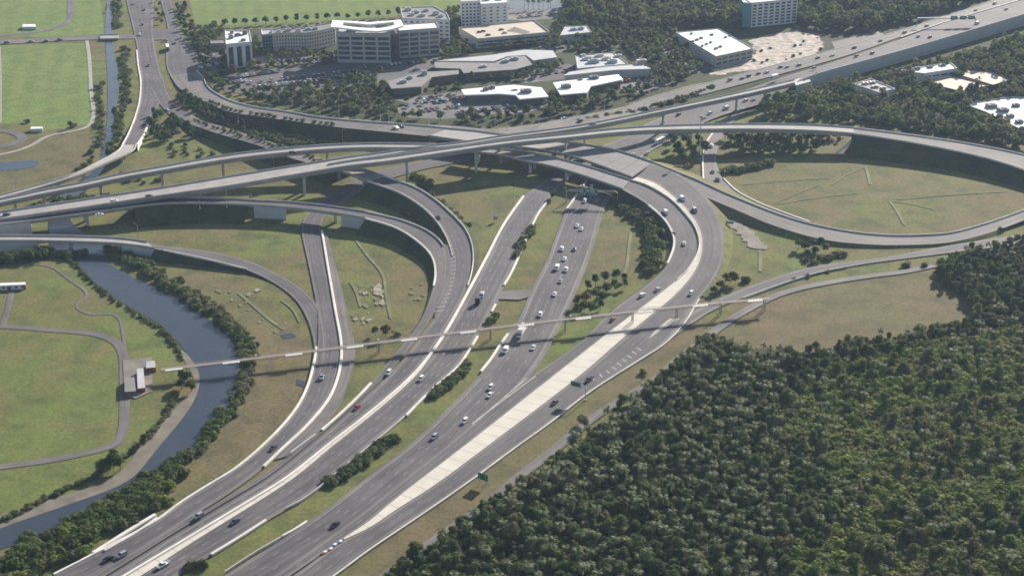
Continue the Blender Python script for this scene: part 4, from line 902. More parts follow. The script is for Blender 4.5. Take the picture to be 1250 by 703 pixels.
# ------------------------------------------------------------------ light posts, signs, approach light walkway
def post_mesh(h, arm=2.2):
    mb = MB(); mb.tube((0, 0, 0), (0, 0, h), .16, .09, 6); mb.tube((0, 0, h - .1), (arm, 0, h + .3), .07, .05, 5)
    return mb.mesh('pole')
hm = MB(); hm.box((0, 0, 0), (1.0, .4, .18)); head_me = hm.mesh('lamp_head'); head_me.materials.append(STEEL)
bm_ = MB(); bm_.box((0, 0, .35), (.6, .6, .7)); base_me = bm_.mesh('base'); base_me.materials.append(CONC)
PM = {}
ORD = ['first', 'second', 'third', 'fourth', 'fifth', 'sixth', 'seventh', 'eighth', 'ninth', 'tenth', 'eleventh', 'twelfth', 'thirteenth', 'fourteenth', 'fifteenth', 'sixteenth', 'seventeenth', 'eighteenth', 'nineteenth', 'twentieth']
def lamp(u, v, hpx, label, z=0.0, rz=0.0, group=None):
    p = G(u, v, z); d = (p - camo.location).length; h = max(5, round(hpx * d / FOC / .93))
    if h not in PM:
        PM[h] = post_mesh(h); PM[h].materials.append(STEEL)
    e = empty('lamp_post', p, rz); tag(e, label, 'lamp post', group)
    for nm, me, l in (('pole', PM[h], (0, 0, 0)), ('lamp_head', head_me, (2.4, 0, h + .3)), ('base', base_me, (0, 0, -.2))):
        o = bpy.data.objects.new(nm, me); COL.objects.link(o); o.parent = e; o.location = l
row = [(391, 142, 22, 7.5), (414, 144.5, 23, 8), (464.5, 149.5, 21, 8), (475, 150.3, 22, 8), (524, 154, 12, 7.8), (537, 155, 24, 7.6), (581, 159, 10, 7), (604.6, 162, 24, 5), (607.5, 162.5, 10, 5), (619, 163, 9, 5), (657, 156, 9, 4), (672.5, 148, 22, 3), (700, 142, 10, 2.5), (722, 136, 23, 2), (738, 133, 10, 1.5), (771, 127, 20, 1)]
for i, (u, v, hp, z) in enumerate(row): lamp(u, v, hp, f'slim pale lamp post, {ORD[i]} from the left along the far ramp and highway edge', z, -1.4, 'lamp posts along the far edge')
for u, v, hp, z, lb in [(418.7, 178, 18, 0, 'pale lamp post standing up behind the upper flyover'), (169, 291.6, 17, 0, 'lamp post beside the river bridge ramp'), (244, 254.5, 14, 8, 'lamp post left of the pair behind the curved ramp'),
        (277, 253.6, 26, 7.7, 'tall lamp post on the edge of the curved ramp below the broad flyover'), (306.6, 251.6, 13, 7.5, 'short lamp post at the start of the pale wing wall'), (334.5, 205.8, 13, 0, 'lamp post between the two flyovers'),
        (626.5, 249, 20, 0, 'lamp post on the lawn left of the second carriageway'), (299, 160, 12, 4, 'lamp post among the shrubs beside the raised ramp'), (291, 149, 10, 5, 'lamp post on the shrub bank near the wall'),
        (691, 247, 18, 0, 'thin post left of the gantry'), (785, 198, 9, 0, 'lamp post by the trees behind the wide low bridge'), (837, 212, 12, 0, 'thin lamp post among dark trees behind the wide low bridge'),
        (884, 219, 10, 0, 'lamp post between the short ramp and the loop grass'), (899, 147, 10, 0, 'lamp post at the foot of the highway wall shadow'), (869, 88, 14, 0, 'lamp post beyond the far highway edge'),
        (1095, 25, 14, 0, 'tall lamp post beyond the far highway edge in the right wood'), (510, 244, 10, 0, 'lamp post by the hedge of the curving ramp'), (540, 252, 11, 0, 'lamp post right of the curving ramp near the fence hedge'),
        (20, 238, 14, 0, 'post in the brown meadow beside the small pond'), (457, 197, 16, 0, 'lamp post under the flyovers near the small bridge')]:
    lamp(u, v, hp, lb, z, random.uniform(-3, 3))
# tall mast in front of the flyover
p = G(853.5, 196, 0); e = empty('light_mast', p); tag(e, 'very tall steel mast with a box head rising past the flyover', 'light mast')
mb = MB(); mb.tube((0, 0, 0), (0, 0, 30), .45, .22, 8); mb.build('mast', STEEL, e)
mb = MB(); mb.box((0, 0, 30.6), (1.8, 1.8, 1.4)); mb.tube((-1.5, 0, 30), (1.5, 0, 30), .15); mb.build('lamp_cluster', DARKST, e)
mb = MB(); mb.box((0, 0, .6), (2, 2, 1.2)); mb.build('base', CONC, e)

def signpanel(c, w_, h_, rz, parent, back=False, lines=True):
    """green guide sign; front faces local -y"""
    mb = MB(); mb.box((0, 0, 0), (w_, .15, h_)); o = mb.build('sign_panel', GREENS, parent, loc=c); o.rotation_euler = (0, 0, rz)
    mb = MB(); t = .12
    for x, z_, a, b2 in ((0, h_ / 2 - t, w_ - .1, t), (0, -h_ / 2 + t, w_ - .1, t), (-w_ / 2 + t, 0, t, h_ - .2), (w_ / 2 - t, 0, t, h_ - .2)): mb.box((x, -.09, z_), (a, .03, b2))
    if lines:
        for k, zz in enumerate((.22, -.08)):
            mb.box((-.1 * w_ + .05 * w_ * k, -.095, zz * h_), (w_ * (.55 - .12 * k), .03, h_ * .12))
        mb.box((w_ * .3, -.095, -h_ * .3), (w_ * .1, .03, h_ * .18))
    mb.build('sign_border', SIGNW, o)
# gantry over the central carriageway
pl, pr = G(691.5, 247, 0), G(753.5, 249, 0); c = (pl + pr) / 2; d = pr - pl; rz = math.atan2(d.y, d.x); L = d.length
e = empty('sign_gantry', c, rz); tag(e, 'arched steel gantry with two green guide signs over the central carriageway', 'sign gantry')
for sx in (-1, 1):
    mb = MB(); x = sx * L / 2; mb.tube((x, -.6, -.3), (x, -.6, 7.2), .2, .17); mb.tube((x, .6, -.3), (x, .6, 7.2), .2, .17)
    mb.tube((x, -.6, 7.2), (x - sx * 2, -.5, 8.4), .17); mb.tube((x, .6, 7.2), (x - sx * 2, .5, 8.4), .17); mb.build('gantry_leg', STEEL, e)
mb = MB(); x0, x1 = -L / 2 + 2, L / 2 - 2
for y in (-.5, .5):
    for z in (8.4, 7.4): mb.tube((x0, y, z), (x1, y, z), .13)
k = 14
for i in range(k):
    xa = x0 + (x1 - x0) * i / k; xb = x0 + (x1 - x0) * (i + 1) / k
    mb.tube((xa, -.5, 7.4), (xb, -.5, 8.4), .06, n=4); mb.tube((xa, -.5, 8.4), (xb, .5, 8.4), .06, n=4)
mb.build('truss', STEEL, e)
signpanel((-L / 2 + 9.5, -.95, 7.6), 5.4, 3.6, 0, e); signpanel((-L / 2 + 16.5, -.95, 7.6), 5.8, 3.9, 0, e)
# cantilever sign over the outer carriageway
p = G(714.5, 489, 0); e = empty('cantilever_sign', p, R(150)); tag(e, 'curved steel cantilever arm holding a green sign over the outer carriageway', 'road sign')
mb = MB(); A_ = [(0, 0, -.2), (0, 0, 6.0), (.6, 0, 7.4), (2, 0, 8.1), (5.2, 0, 8.3)]
for q, r_ in zip(A_, A_[1:]): mb.tube(q, r_, .2, .17)
mb.build('arm', STEEL, e); signpanel((5.0, .3, 7.4), 5.2, 2.6, R(180), e, lines=False)
mb = MB(); mb.box((0, 0, .2), (1, 1, .8)); mb.build('footing', CONC, e)
p = G(589, 592, 0); e = empty('roadside_sign', p, R(-35)); tag(e, 'green sign on two posts on the verge beside the outer carriageway, near the bottom', 'road sign')
for x in (-1.6, 1.6):
    mb = MB(); mb.tube((x, 0, -.2), (x, 0, 5.2), .12); mb.build('post', STEEL, e)
signpanel((0, .25, 3.9), 5.0, 3.0, R(180), e)
p = G(890.6, 276.5, 0); e = empty('roadside_sign', p, R(-20)); tag(e, 'small green sign on the grass beside the washed out gravel patch', 'road sign')
for x in (-1.4, 1.4):
    mb = MB(); mb.tube((x, 0, -.2), (x, 0, 3.4), .1); mb.build('post', STEEL, e)
signpanel((0, -.25, 2.6), 4.6, 1.6, 0, e)
pl, pr = G(1121, 40, 9), G(1192, 42.5, 9); pl = G(1119, 33, 9); pr = G(1190, 32, 9); c = (pl + pr) / 2; d = pr - pl; L = d.length
e = empty('sign_gantry', c, math.atan2(d.y, d.x)); tag(e, 'steel gantry with green signs crossing the highway at the upper right', 'sign gantry')
for sx in (-1, 1):
    mb = MB(); mb.tube((sx * L / 2, 0, -1), (sx * L / 2, 0, 7.5), .25); mb.build('gantry_leg', STEEL, e)
mb = MB(); mb.box((0, 0, 7.5), (L, .8, 1.0)); mb.build('truss', STEEL, e)
for x in (.12 * L, .28 * L, .42 * L): signpanel((x, -.8, 7.6), L * .12, 3.4, 0, e)
for u, v, lb, rz in [(559, 272, 'dark back of a roadside sign on the lawn by the curving ramp', 0), (605, 271, 'pale square sign standing on the lawn left of the second carriageway', 0)]:
    e = empty('roadside_sign', G(u, v, 0), rz); tag(e, lb, 'road sign')
    mb = MB(); mb.tube((-.8, 0, -.2), (-.8, 0, 3), .08); mb.build('post', STEEL, e); mb = MB(); mb.tube((.8, 0, -.2), (.8, 0, 3), .08); mb.build('post', STEEL, e)
    mb = MB(); mb.box((0, .2, 2.4), (2.8, .12, 2.2)); mb.build('sign_panel', STEEL, e)

# approach light walkway on posts
WK = crom(px([(196, 451, 4.8), (283, 440.5, 4.9), (430, 422, 5.3), (570, 404, 5.8), (712, 387, 6.4), (850, 372, 6.6), (940, 364, 6.4)]), 3)
base = Vector((WK[0].x, WK[0].y, 0)); e = empty('approach_light_walkway', base); tag(e, 'long brown elevated walkway carrying airport approach lights across all carriageways', 'walkway')
P = [p - base for p in WK]; la = laterals(P)
mb = MB(); mb.sweep(P, la, [(-1.25, 0), (1.25, 0), (1.25, -.3), (-1.25, -.3)]); mb.build('walkway_deck', DARKST, e)
for sg in (-1, 1):
    mb = MB(); mb.sweep([p + Vector((0, 0, 0)) for p in P], [l * sg for l in la], [(1.22, .95), (1.3, .95), (1.3, 1.03), (1.22, 1.03)])
    mb.sweep([p for p in P], [l * sg for l in la], [(1.22, .45), (1.28, .45), (1.28, .5), (1.22, .5)])
    mb.sweep([p for p in P], [l * sg for l in la], [(1.15, -1.0), (1.25, -1.0), (1.25, -.9), (1.15, -.9)])
    for i in range(0, len(P), 1):
        q = P[i] + la[i] * sg * 1.26; mb.tube(q - Vector((0, 0, 1.2)), q + Vector((0, 0, 1)), .05, n=4, cap=False)
        if i + 1 < len(P): q2 = P[i + 1] + la[i + 1] * sg * 1.26; mb.tube(q - Vector((0, 0, 1.2)), q2 - Vector((0, 0, .2)), .05, n=4, cap=False)
    mb.build('side_truss', DARKST, e)
def near(u, v, z):
    q = G(u, v, z); return min(range(len(WK)), key=lambda i: (WK[i].xy - q.xy).length)
for u, v, z in [(308, 436, 5), (464, 417, 5.4), (597, 401, 5.9), (693, 389, 6.3), (771, 380, 6.5), (824, 375, 6.5), (879, 369, 6.5), (936, 365, 6.4), (228, 447, 4.8)]:
    i = near(u, v, z); q = P[i]; mb = MB()
    for sg in (-1, 1): mb.tube(q + la[i] * sg * 1.1 + Vector((0, 0, -q.z - .3)), q + la[i] * sg * 1.1 + Vector((0, 0, -1.1)), .28, n=6)
    mb.tube(q + la[i] * 1.1 + Vector((0, 0, -q.z + .5)), q - la[i] * 1.1 + Vector((0, 0, -1.3)), .1, n=4)
    mb.build('support_post', STEEL, e)
for k_, (u, v, z) in enumerate([(208, 449.5, 4.8), (283, 440.5, 4.9), (357, 431.5, 5.1), (430, 422.3, 5.3), (502, 413, 5.5), (571, 404, 5.8), (644, 395.5, 6.1), (714, 387.3, 6.4), (783, 379.5, 6.5), (851, 372.3, 6.6), (923, 366, 6.5)]):
    i = near(u, v, z); q = WK[i]; l = la[i]; t = Vector((-l.y, l.x, 0)); b_ = empty('approach_light_bar', (q.x, q.y, q.z), math.atan2(t.y, t.x))
    tag(b_, f'pale approach light platform on the walkway, {ORD[k_]} from the left', 'approach light', 'approach light platforms')
    mb = MB(); mb.box((0, -2.0, .15), (8.2, 1.7, .12)); 
    for x in np.linspace(-4, 4, 9): mb.tube((x, -2.8, .2), (x, -2.8, 1.2), .04, n=4)
    mb.box((0, -2.8, 1.2), (8.2, .06, .08)); mb.build('platform', WHITE, b_)
    for x in np.linspace(-3.2, 3.2, 5):
        mb = MB(); mb.tube((x, -1.9, .2), (x, -1.9, .8), .06, n=4); mb.tube((x, -2.15, .9), (x, -1.75, .9), .16, .2, n=6); mb.build('lamp', STEEL, b_)
for u, v, z in [(308, 434, 5), (464, 415.5, 5.4), (693, 387, 6.3), (880, 367.5, 6.5)]:
    i = near(u, v, z); q = WK[i]
    b_ = empty('flashing_beacon', (q.x, q.y, q.z)); tag(b_, {308: 'small white flasher box on the walkway by the river bank', 464: 'small white flasher box on the walkway above the lone round trees', 693: 'small white flasher box on the walkway right of the central carriageway', 880: 'small white flasher box on the walkway beside the outer carriageway'}[u], 'beacon')
    mb = MB(); mb.tube((0, 0, 0), (0, 0, 1.2), .07, n=5); mb.build('post', STEEL, b_); mb = MB(); mb.box((0, 0, 1.5), (.8, .6, .6), taper=.8); mb.build('lamp_box', WHITE, b_)

# ------------------------------------------------------------------ vehicles
CARM = {}
def paint(nm, c, met=0):
    m, nt, b = newmat('car_paint_' + nm); b.inputs['Base Color'].default_value = (*c, 1); b.inputs['Roughness'].default_value = .3
    b.inputs['Metallic'].default_value = met; b.inputs['Coat Weight'].default_value = .5; CARM[nm] = m
paint('white', (.78, .78, .76)); paint('silver', (.42, .43, .45), .4); paint('black', (.015, .015, .018)); paint('dark grey', (.06, .062, .07)); paint('red', (.30, .02, .015)); paint('blue', (.03, .06, .16)); paint('beige', (.35, .30, .22))
m, nt, b = newmat('car_glass'); b.inputs['Base Color'].default_value = (.012, .015, .02, 1); b.inputs['Roughness'].default_value = .08; CGL = m
m, nt, b = newmat('head_lamp'); b.inputs['Base Color'].default_value = (.7, .7, .65, 1); b.inputs['Roughness'].default_value = .2; HL = m
def slab(prof, wd, taper_z=None, top=1.0):
    """side profile [(x,z)] extruded to width wd; top = width factor above taper_z"""
    mb = MB(); n = len(prof); vs = []
    for s in (-1, 1):
        for x, z in prof: vs.append((x, s * wd / 2 * (top if taper_z is not None and z > taper_z else 1), z))
    mb.add(vs, [tuple(range(n)), tuple(range(2 * n - 1, n - 1, -1))] + [(i, n + i, n + (i + 1) % n, (i + 1) % n) for i in range(n)])
    return mb
def wheel_me(r=.34):
    mb = MB(); mb.tube((0, -.12, 0), (0, .12, 0), r, n=12); me = mb.mesh('wheel'); me.materials.append(TYRE); return me
WH, WHB = wheel_me(), wheel_me(.5)
SPECS = {  # length, width, body profile, glass profile, roof profile, wheel x
 'sedan': dict(w=1.82, body=[(-2.3, .35), (2.25, .3), (2.35, .6), (2.2, .82), (1.1, .98), (-1.5, 1.0), (-2.25, .98), (-2.35, .7)], glass=[(1.15, .97), (.35, 1.38), (-1.0, 1.38), (-1.75, .99)], roof=[(.38, 1.37), (.30, 1.45), (-.9, 1.45), (-1.05, 1.37)], wx=(1.45, -1.4)),
 'suv': dict(w=1.92, body=[(-2.35, .4), (2.35, .38), (2.42, .7), (2.3, 1.0), (1.2, 1.12), (-2.3, 1.12), (-2.42, .8)], glass=[(1.25, 1.11), (.6, 1.62), (-2.0, 1.64), (-2.32, 1.12)], roof=[(.62, 1.61), (.5, 1.72), (-2.0, 1.73), (-2.1, 1.62)], wx=(1.5, -1.5)),
 'van': dict(w=2.0, body=[(-2.9, .4), (2.7, .38), (2.85, .8), (2.2, 1.25), (1.4, 2.05), (1.1, 2.2), (-2.8, 2.25), (-2.92, 1.9)], glass=[(2.22, 1.2), (1.46, 2.02), (.6, 2.02), (.6, 1.2)], roof=[(1.1, 2.2), (.9, 2.27), (-2.6, 2.31), (-2.75, 2.22)], wx=(1.9, -1.9)),
 'pickup': dict(w=1.98, body=[(-2.8, .5), (2.7, .45), (2.8, .8), (2.7, 1.08), (1.5, 1.15), (-.7, 1.15), (-.75, .85), (-2.6, .85), (-2.62, 1.12), (-2.85, 1.12)], glass=[(1.5, 1.14), (.9, 1.68), (-.45, 1.7), (-.68, 1.15)], roof=[(.9, 1.67), (.8, 1.77), (-.4, 1.78), (-.5, 1.68)], wx=(1.8, -1.75)),
}
PROTO = {}
def mesh_parts(kind, col):
    key = (kind, col)
    if key in PROTO: return PROTO[key]
    s = SPECS[kind]; parts = []
    me = slab(s['body'], s['w']).mesh('body'); me.materials.append(CARM[col]); parts.append(('body', me, (0, 0, 0)))
    me = slab(s['glass'], s['w'] * .92 if kind != 'van' else s['w'] * 1.005, 1.3, .84 if kind != 'van' else 1).mesh('window'); me.materials.append(CGL); parts.append(('cabin_window', me, (0, 0, 0)))
    me = slab(s['roof'], s['w'] * (.78 if kind != 'van' else .9)).mesh('roof'); me.materials.append(CARM[col]); parts.append(('roof', me, (0, 0, 0)))
    for x in s['wx']:
        for y in (-1, 1): parts.append(('wheel', WH, (x, y * (s['w'] / 2 - .1), .34)))
    hb = MB(); hb.box((0, 0, 0), (.1, .35, .15)); hme = hb.mesh('headlight'); hme.materials.append(HL)
    L = max(p[0] for p in s['body'])
    for y in (-1, 1): parts.append(('headlight', hme, (L - .04, y * (s['w'] / 2 - .3), .68)))
    PROTO[key] = parts; return parts
# centre lines for headings
CL = []
for k, (a, b_) in ROADS.items():
    for i in range(len(a) - 1):
        t = (a[i + 1] + b_[i + 1] - a[i] - b_[i]); CL.append((k, (a[i] + b_[i]) / 2, t, (b_[i] - a[i]).length / 2, a[i], b_[i]))
CLP = np.array([[c[1].x, c[1].y] for c in CL]); CLW = np.array([c[3] for c in CL])
def car(u, v, kind, col, key, label, group, flip=False, dz=0.0, parts=None):
    idx = [i for i, c in enumerate(CL) if c[0] == key]; z = 0
    for _ in range(4):
        p = G(u, v, z + .6); i = min(idx, key=lambda j: (CLP[j][0] - p.x) ** 2 + (CLP[j][1] - p.y) ** 2); z = (CL[i][4].z + CL[i][5].z) / 2
    t = CL[i][2]; rz = math.atan2(t.y, t.x) + (math.pi if flip else 0)
    e = empty({'sedan': 'car', 'suv': 'suv_car', 'van': 'van', 'pickup': 'pickup_truck', 'truck': 'box_truck', 'bus': 'bus'}[kind] if kind in ('sedan', 'suv', 'van', 'pickup', 'truck', 'bus') else kind, (p.x, p.y, z + .05), rz)
    tag(e, label, {'sedan': 'car', 'suv': 'car', 'van': 'van', 'pickup': 'pickup', 'truck': 'truck', 'bus': 'bus'}.get(kind, kind), group)
    for nm, me, l in (parts or mesh_parts(kind, col)):
        o = bpy.data.objects.new(nm, me); COL.objects.link(o); o.parent = e; o.location = l
    return e
def truck_parts(L=9.0, col='white', boxc=None):
    ps = []
    def add(nm, mb, mat, l=(0, 0, 0)):
        me = mb.mesh(nm); me.materials.append(mat); ps.append((nm, me, l))
    h = L / 2
    add('cab', slab([(h - 2.3, .6), (h, .5), (h + .05, 1.2), (h - .35, 1.5), (h - .7, 2.4), (h - 2.2, 2.5)], 2.3), CARM[col])
    add('cabin_window', slab([(h - .30, 1.5), (h - .66, 2.35), (h - 1.6, 2.35), (h - 1.6, 1.5)], 2.32), CGL)
    mb = MB(); mb.box(((-2.4) / 2 - .1, 0, 2.1), (L - 2.5, 2.5, 2.7)); add('cargo_box', mb, boxc or CARM[col])
    mb = MB(); mb.box((0, 0, .65), (L, .9, .3)); add('chassis', mb, TYRE)
    for x in (h - 1.2, -h + 1.2, -h + 2.4):
        for y in (-1, 1): ps.append(('wheel', WHB, (x, y * 1.05, .5)))
    return ps
def bus_parts(L=11):
    ps = []; h = L / 2
    def add(nm, mb, mat):
        me = mb.mesh(nm); me.materials.append(mat); ps.append((nm, me, (0, 0, 0)))
    add('body', slab([(-h, .4), (h, .4), (h, 2.4), (h - .3, 3.0), (-h, 3.0)], 2.5), CARM['white'])
    mb = MB()
    for y in (-1.26, 1.26): mb.box((0, y, 2.0), (L * .86, .03, .8))
    mb.box((h + .01, 0, 1.8), (.04, 2.2, 1.1)); add('window', mb, CGL)
    for x in (h - 2, -h + 2.5):
        for y in (-1, 1): ps.append(('wheel', WHB, (x, y * 1.15, .5)))
    return ps
groups = {
 'E3': ('central carriageway', False), 'E2': ('carriageway left of the median', True), 'E1': ('outer carriageway', False), 'F': ('second carriageway', False),
 'G': ('curving ramp', False), 'H': ('left merging ramp', False), 'EB': ('upper right highway', True), 'WB': ('far highway lanes', True), 'Q': ('broad flyover', False), 'art1': ('arterial road', False), 'W3': ('short ramp', False), 'cross': ('street over the creek', False)}
cars = [
 ('E3', 721, 227.7, 'sedan', 'white'), ('E3', 713.8, 245.5, 'suv', 'white'), ('E3', 729, 246, 'sedan', 'dark grey'), ('E3', 704.5, 275.5, 'sedan', 'white'), ('E3', 709.6, 279.5, 'sedan', 'white'), ('E3', 701, 304, 'sedan', 'dark grey'), ('E3', 685.8, 304, 'suv', 'white'),
 ('E3', 689, 316, 'sedan', 'white'), ('E3', 679.8, 327.5, 'van', 'white'), ('E3', 691, 329.3, 'suv', 'white'), ('E3', 684, 343, 'sedan', 'silver'), ('E3', 677, 359, 'sedan', 'white'), ('E3', 659.5, 384, 'suv', 'white'), ('E3', 651, 424, 'sedan', 'white'),
 ('E3', 617, 428, 'van', 'white'), ('E3', 599, 472.5, 'suv', 'white'), ('E3', 598, 482, 'sedan', 'white'), ('E3', 567.5, 513.5, 'suv', 'white'), ('E3', 530, 533, 'suv', 'silver'), ('E3', 409, 640, 'sedan', 'black'),
 ('E2', 812, 259, 'van', 'white'), ('E2', 822.5, 284.5, 'sedan', 'dark grey'), ('E2', 835, 297, 'sedan', 'white'), ('E2', 802.5, 353, 'sedan', 'silver'), ('E2', 784, 360, 'suv', 'white'), ('E2', 748, 389.5, 'sedan', 'red'),
 ('E1', 848, 257, 'van', 'silver'), ('E1', 843.5, 358, 'suv', 'white'), ('E1', 719, 463, 'pickup', 'dark grey'), ('E1', 677, 491, 'sedan', 'dark grey'),
 ('F', 514, 462, 'suv', 'white'), ('F', 287, 636, 'sedan', 'blue'),
 ('G', 534.6, 265.5, 'suv', 'black'), ('G', 474.5, 454.5, 'suv', 'white'), ('G', 435.5, 497, 'sedan', 'red'), ('G', 242.4, 629.5, 'suv', 'silver'),
 ('H', 393, 460, 'pickup', 'silver'), ('H', 333.5, 546, 'sedan', 'dark grey'), ('H', 148.5, 677, 'suv', 'silver'), ('H', 132, 681.5, 'sedan', 'black'),
 ('EB', 828, 140, 'suv', 'dark grey'), ('EB', 809, 150, 'sedan', 'silver'), ('EB', 866, 138.5, 'suv', 'white'), ('EB', 858.6, 144.5, 'sedan', 'silver'), ('EB', 886, 132.5, 'van', 'white'), ('EB', 904.6, 134, 'sedan', 'silver'), ('EB', 909.6, 123, 'suv', 'white'),
 ('EB', 919.5, 122.7, 'sedan', 'dark grey'), ('EB', 930.5, 124, 'sedan', 'black'), ('EB', 789.5, 187, 'sedan', 'white'), ('EB', 773.6, 189, 'sedan', 'white'), ('EB', 993, 83.5, 'suv', 'dark grey'), ('EB', 997, 90, 'sedan', 'black'), ('EB', 1045, 68.6, 'suv', 'black'), ('EB', 1064.4, 65.3, 'suv', 'black'),
 ('EB', 1120.7, 44.8, 'sedan', 'dark grey'), ('EB', 1135, 45.6, 'suv', 'dark grey'), ('EB', 1192.4, 29, 'van', 'white'), ('EB', 1228, 11.5, 'sedan', 'dark grey'),
 ('WB', 890.6, 97.8, 'suv', 'dark grey'), ('WB', 905.6, 96, 'sedan', 'black'), ('WB', 913.5, 93, 'suv', 'dark grey'), ('WB', 925.5, 90, 'sedan', 'blue'), ('WB', 935.5, 88.9, 'suv', 'silver'), ('WB', 952.4, 82, 'sedan', 'black'), ('WB', 960.4, 82, 'sedan', 'silver'), ('WB', 975, 80, 'suv', 'dark grey'),
 ('WB', 998, 70.4, 'sedan', 'black'), ('WB', 1015.8, 68, 'sedan', 'silver'), ('WB', 1042.6, 58.4, 'suv', 'black'), ('WB', 1074.6, 50, 'sedan', 'dark grey'), ('WB', 1104, 40, 'suv', 'black'), ('WB', 1131, 32, 'suv', 'dark grey'), ('WB', 1191, 12.3, 'sedan', 'white'), ('WB', 1214, 4.6, 'suv', 'blue'),
 ('WB', 688, 144.5, 'sedan', 'white'), ('WB', 707.8, 148, 'suv', 'dark grey'),
 ('Q', 139.4, 245.5, 'suv', 'white'), ('Q', 182.3, 239.8, 'suv', 'dark grey'), ('Q', 8, 261.5, 'sedan', 'dark grey'),
 ('W3', 868.8, 178.4, 'suv', 'white'), ('W3', 870, 209.6, 'sedan', 'dark grey'), ('W3', 876, 219.3, 'suv', 'black'),
 ('art1', 170.6, 42.7, 'suv', 'white'), ('art1', 174, 30, 'sedan', 'dark grey'), ('art1', 181, 80, 'sedan', 'black'), ('art1', 163, 5, 'sedan', 'silver'), ('art1', 176, 12, 'sedan', 'black'),
 ('cross', 8.5, 52, 'suv', 'dark grey'), ('cross', 37.5, 50.5, 'sedan', 'beige'), ('cross', 56, 50, 'sedan', 'dark grey'), ('cross', 73, 48.5, 'suv', 'dark grey'),
]
byroad = {}
for c in cars: byroad.setdefault(c[0], []).append(c)
KN = {'sedan': 'car', 'suv': 'suv', 'van': 'van', 'pickup': 'pickup truck'}
for k, cs in byroad.items():
    ord_ = sorted(cs, key=lambda c: (c[2], c[1]) if k not in ('EB', 'WB', 'Q', 'cross') else (c[1], c[2]))
    for n_, c in enumerate(ord_):
        gname, fl = groups[k]
        o_word = ORD[n_] if n_ < 20 else f'number {n_ + 1}'
        side = 'from the top' if k not in ('EB', 'WB', 'Q', 'cross') else 'from the left'
        car(c[1], c[2], c[3], c[4], k, f'{c[4]} {KN[c[3]]}, {o_word} {side} on the {gname}', f'vehicles on the {gname}', fl)
car(588, 361, 'van', 'silver', 'F', 'large silver van pulling a dark trailer', 'vehicles on the second carriageway')
e = car(583, 370, 'trailer', 'dark', 'F', 'dark loaded trailer close behind the silver van on the second carriageway', None, parts=[p for p in truck_parts(6, 'dark grey', CARM['black']) if p[0] in ('cargo_box', 'chassis', 'wheel')])
car(636.5, 406, 'truck', 'white', 'E3', 'large white box truck passing under the light walkway on the central carriageway', None, parts=truck_parts(12, 'white', WHITE))
car(833, 243, 'van', 'white', 'E1', 'white van high on the bend beside the cream median', None)
car(805.6, 173, 'bus', 'white', 'EB', 'white bus just below the long flyover on the near highway carriageway', None, parts=bus_parts())
car(944.4, 96, 'truck', 'white', 'EB', 'white box truck climbing the highway beside the end of the flyover', None, flip=True, parts=truck_parts(10, 'white', WHITE))
car(357.4, 186.5, 'suv', 'black', 'P', 'black suv alone on the slender upper flyover', None)
car(483.5, 156.5, 'suv', 'white', 'Z', 'white suv on the raised walled ramp road near the low bridge', None)
car(490, 154.5, 'sedan', 'black', 'Z', 'black car ahead of the white suv on the raised walled ramp road', None)
car(723.7, 151.3, 'sedan', 'black', 'R', 'black car on the long straight flyover', None)
car(204.8, 60, 'truck', 'white', 'art2', 'long white and red truck on the second arterial carriageway', None, parts=truck_parts(14, 'red', WHITE))
car(201.5, 49.5, 'sedan', 'red', 'crossing', 'red car at the arterial junction', None)
car(213, 53, 'sedan', 'black', 'art2', 'black car on the second arterial carriageway', None)
car(204.8, 134, 'sedan', 'white', 'branch', 'white car on the curving branch from the arterial road', None)
car(121.5, 262, 'sedan', 'white', 'Ub', 'white car on the curved ramp bridge hugging the broad flyover', None)
# towed boat style white trailer vehicle, crash cushions
car(199, 689, 'pickup', 'white', 'F', 'white pickup truck at the lower end of the second carriageway', None)
for (u, v, lb, mt) in [(411, 665, 'blue and white crash cushion at the tip of the cream median', BLUE), (399, 674, 'red and white crash cushion just below the median tip', RED)]:
    e = empty('crash_cushion', G(u, v, .1), R(50)); tag(e, lb, 'crash cushion')
    for i in range(4):
        mb = MB(); mb.box((i * 1.5 - 2.2, 0, .5), (1.3, 1.1, .9)); mb.build('cushion_cell', WHITE if i % 2 else mt, e)
    mb = MB(); mb.box((0, 0, .06), (6.4, 1.3, .1)); mb.build('base_rail', STEEL, e)
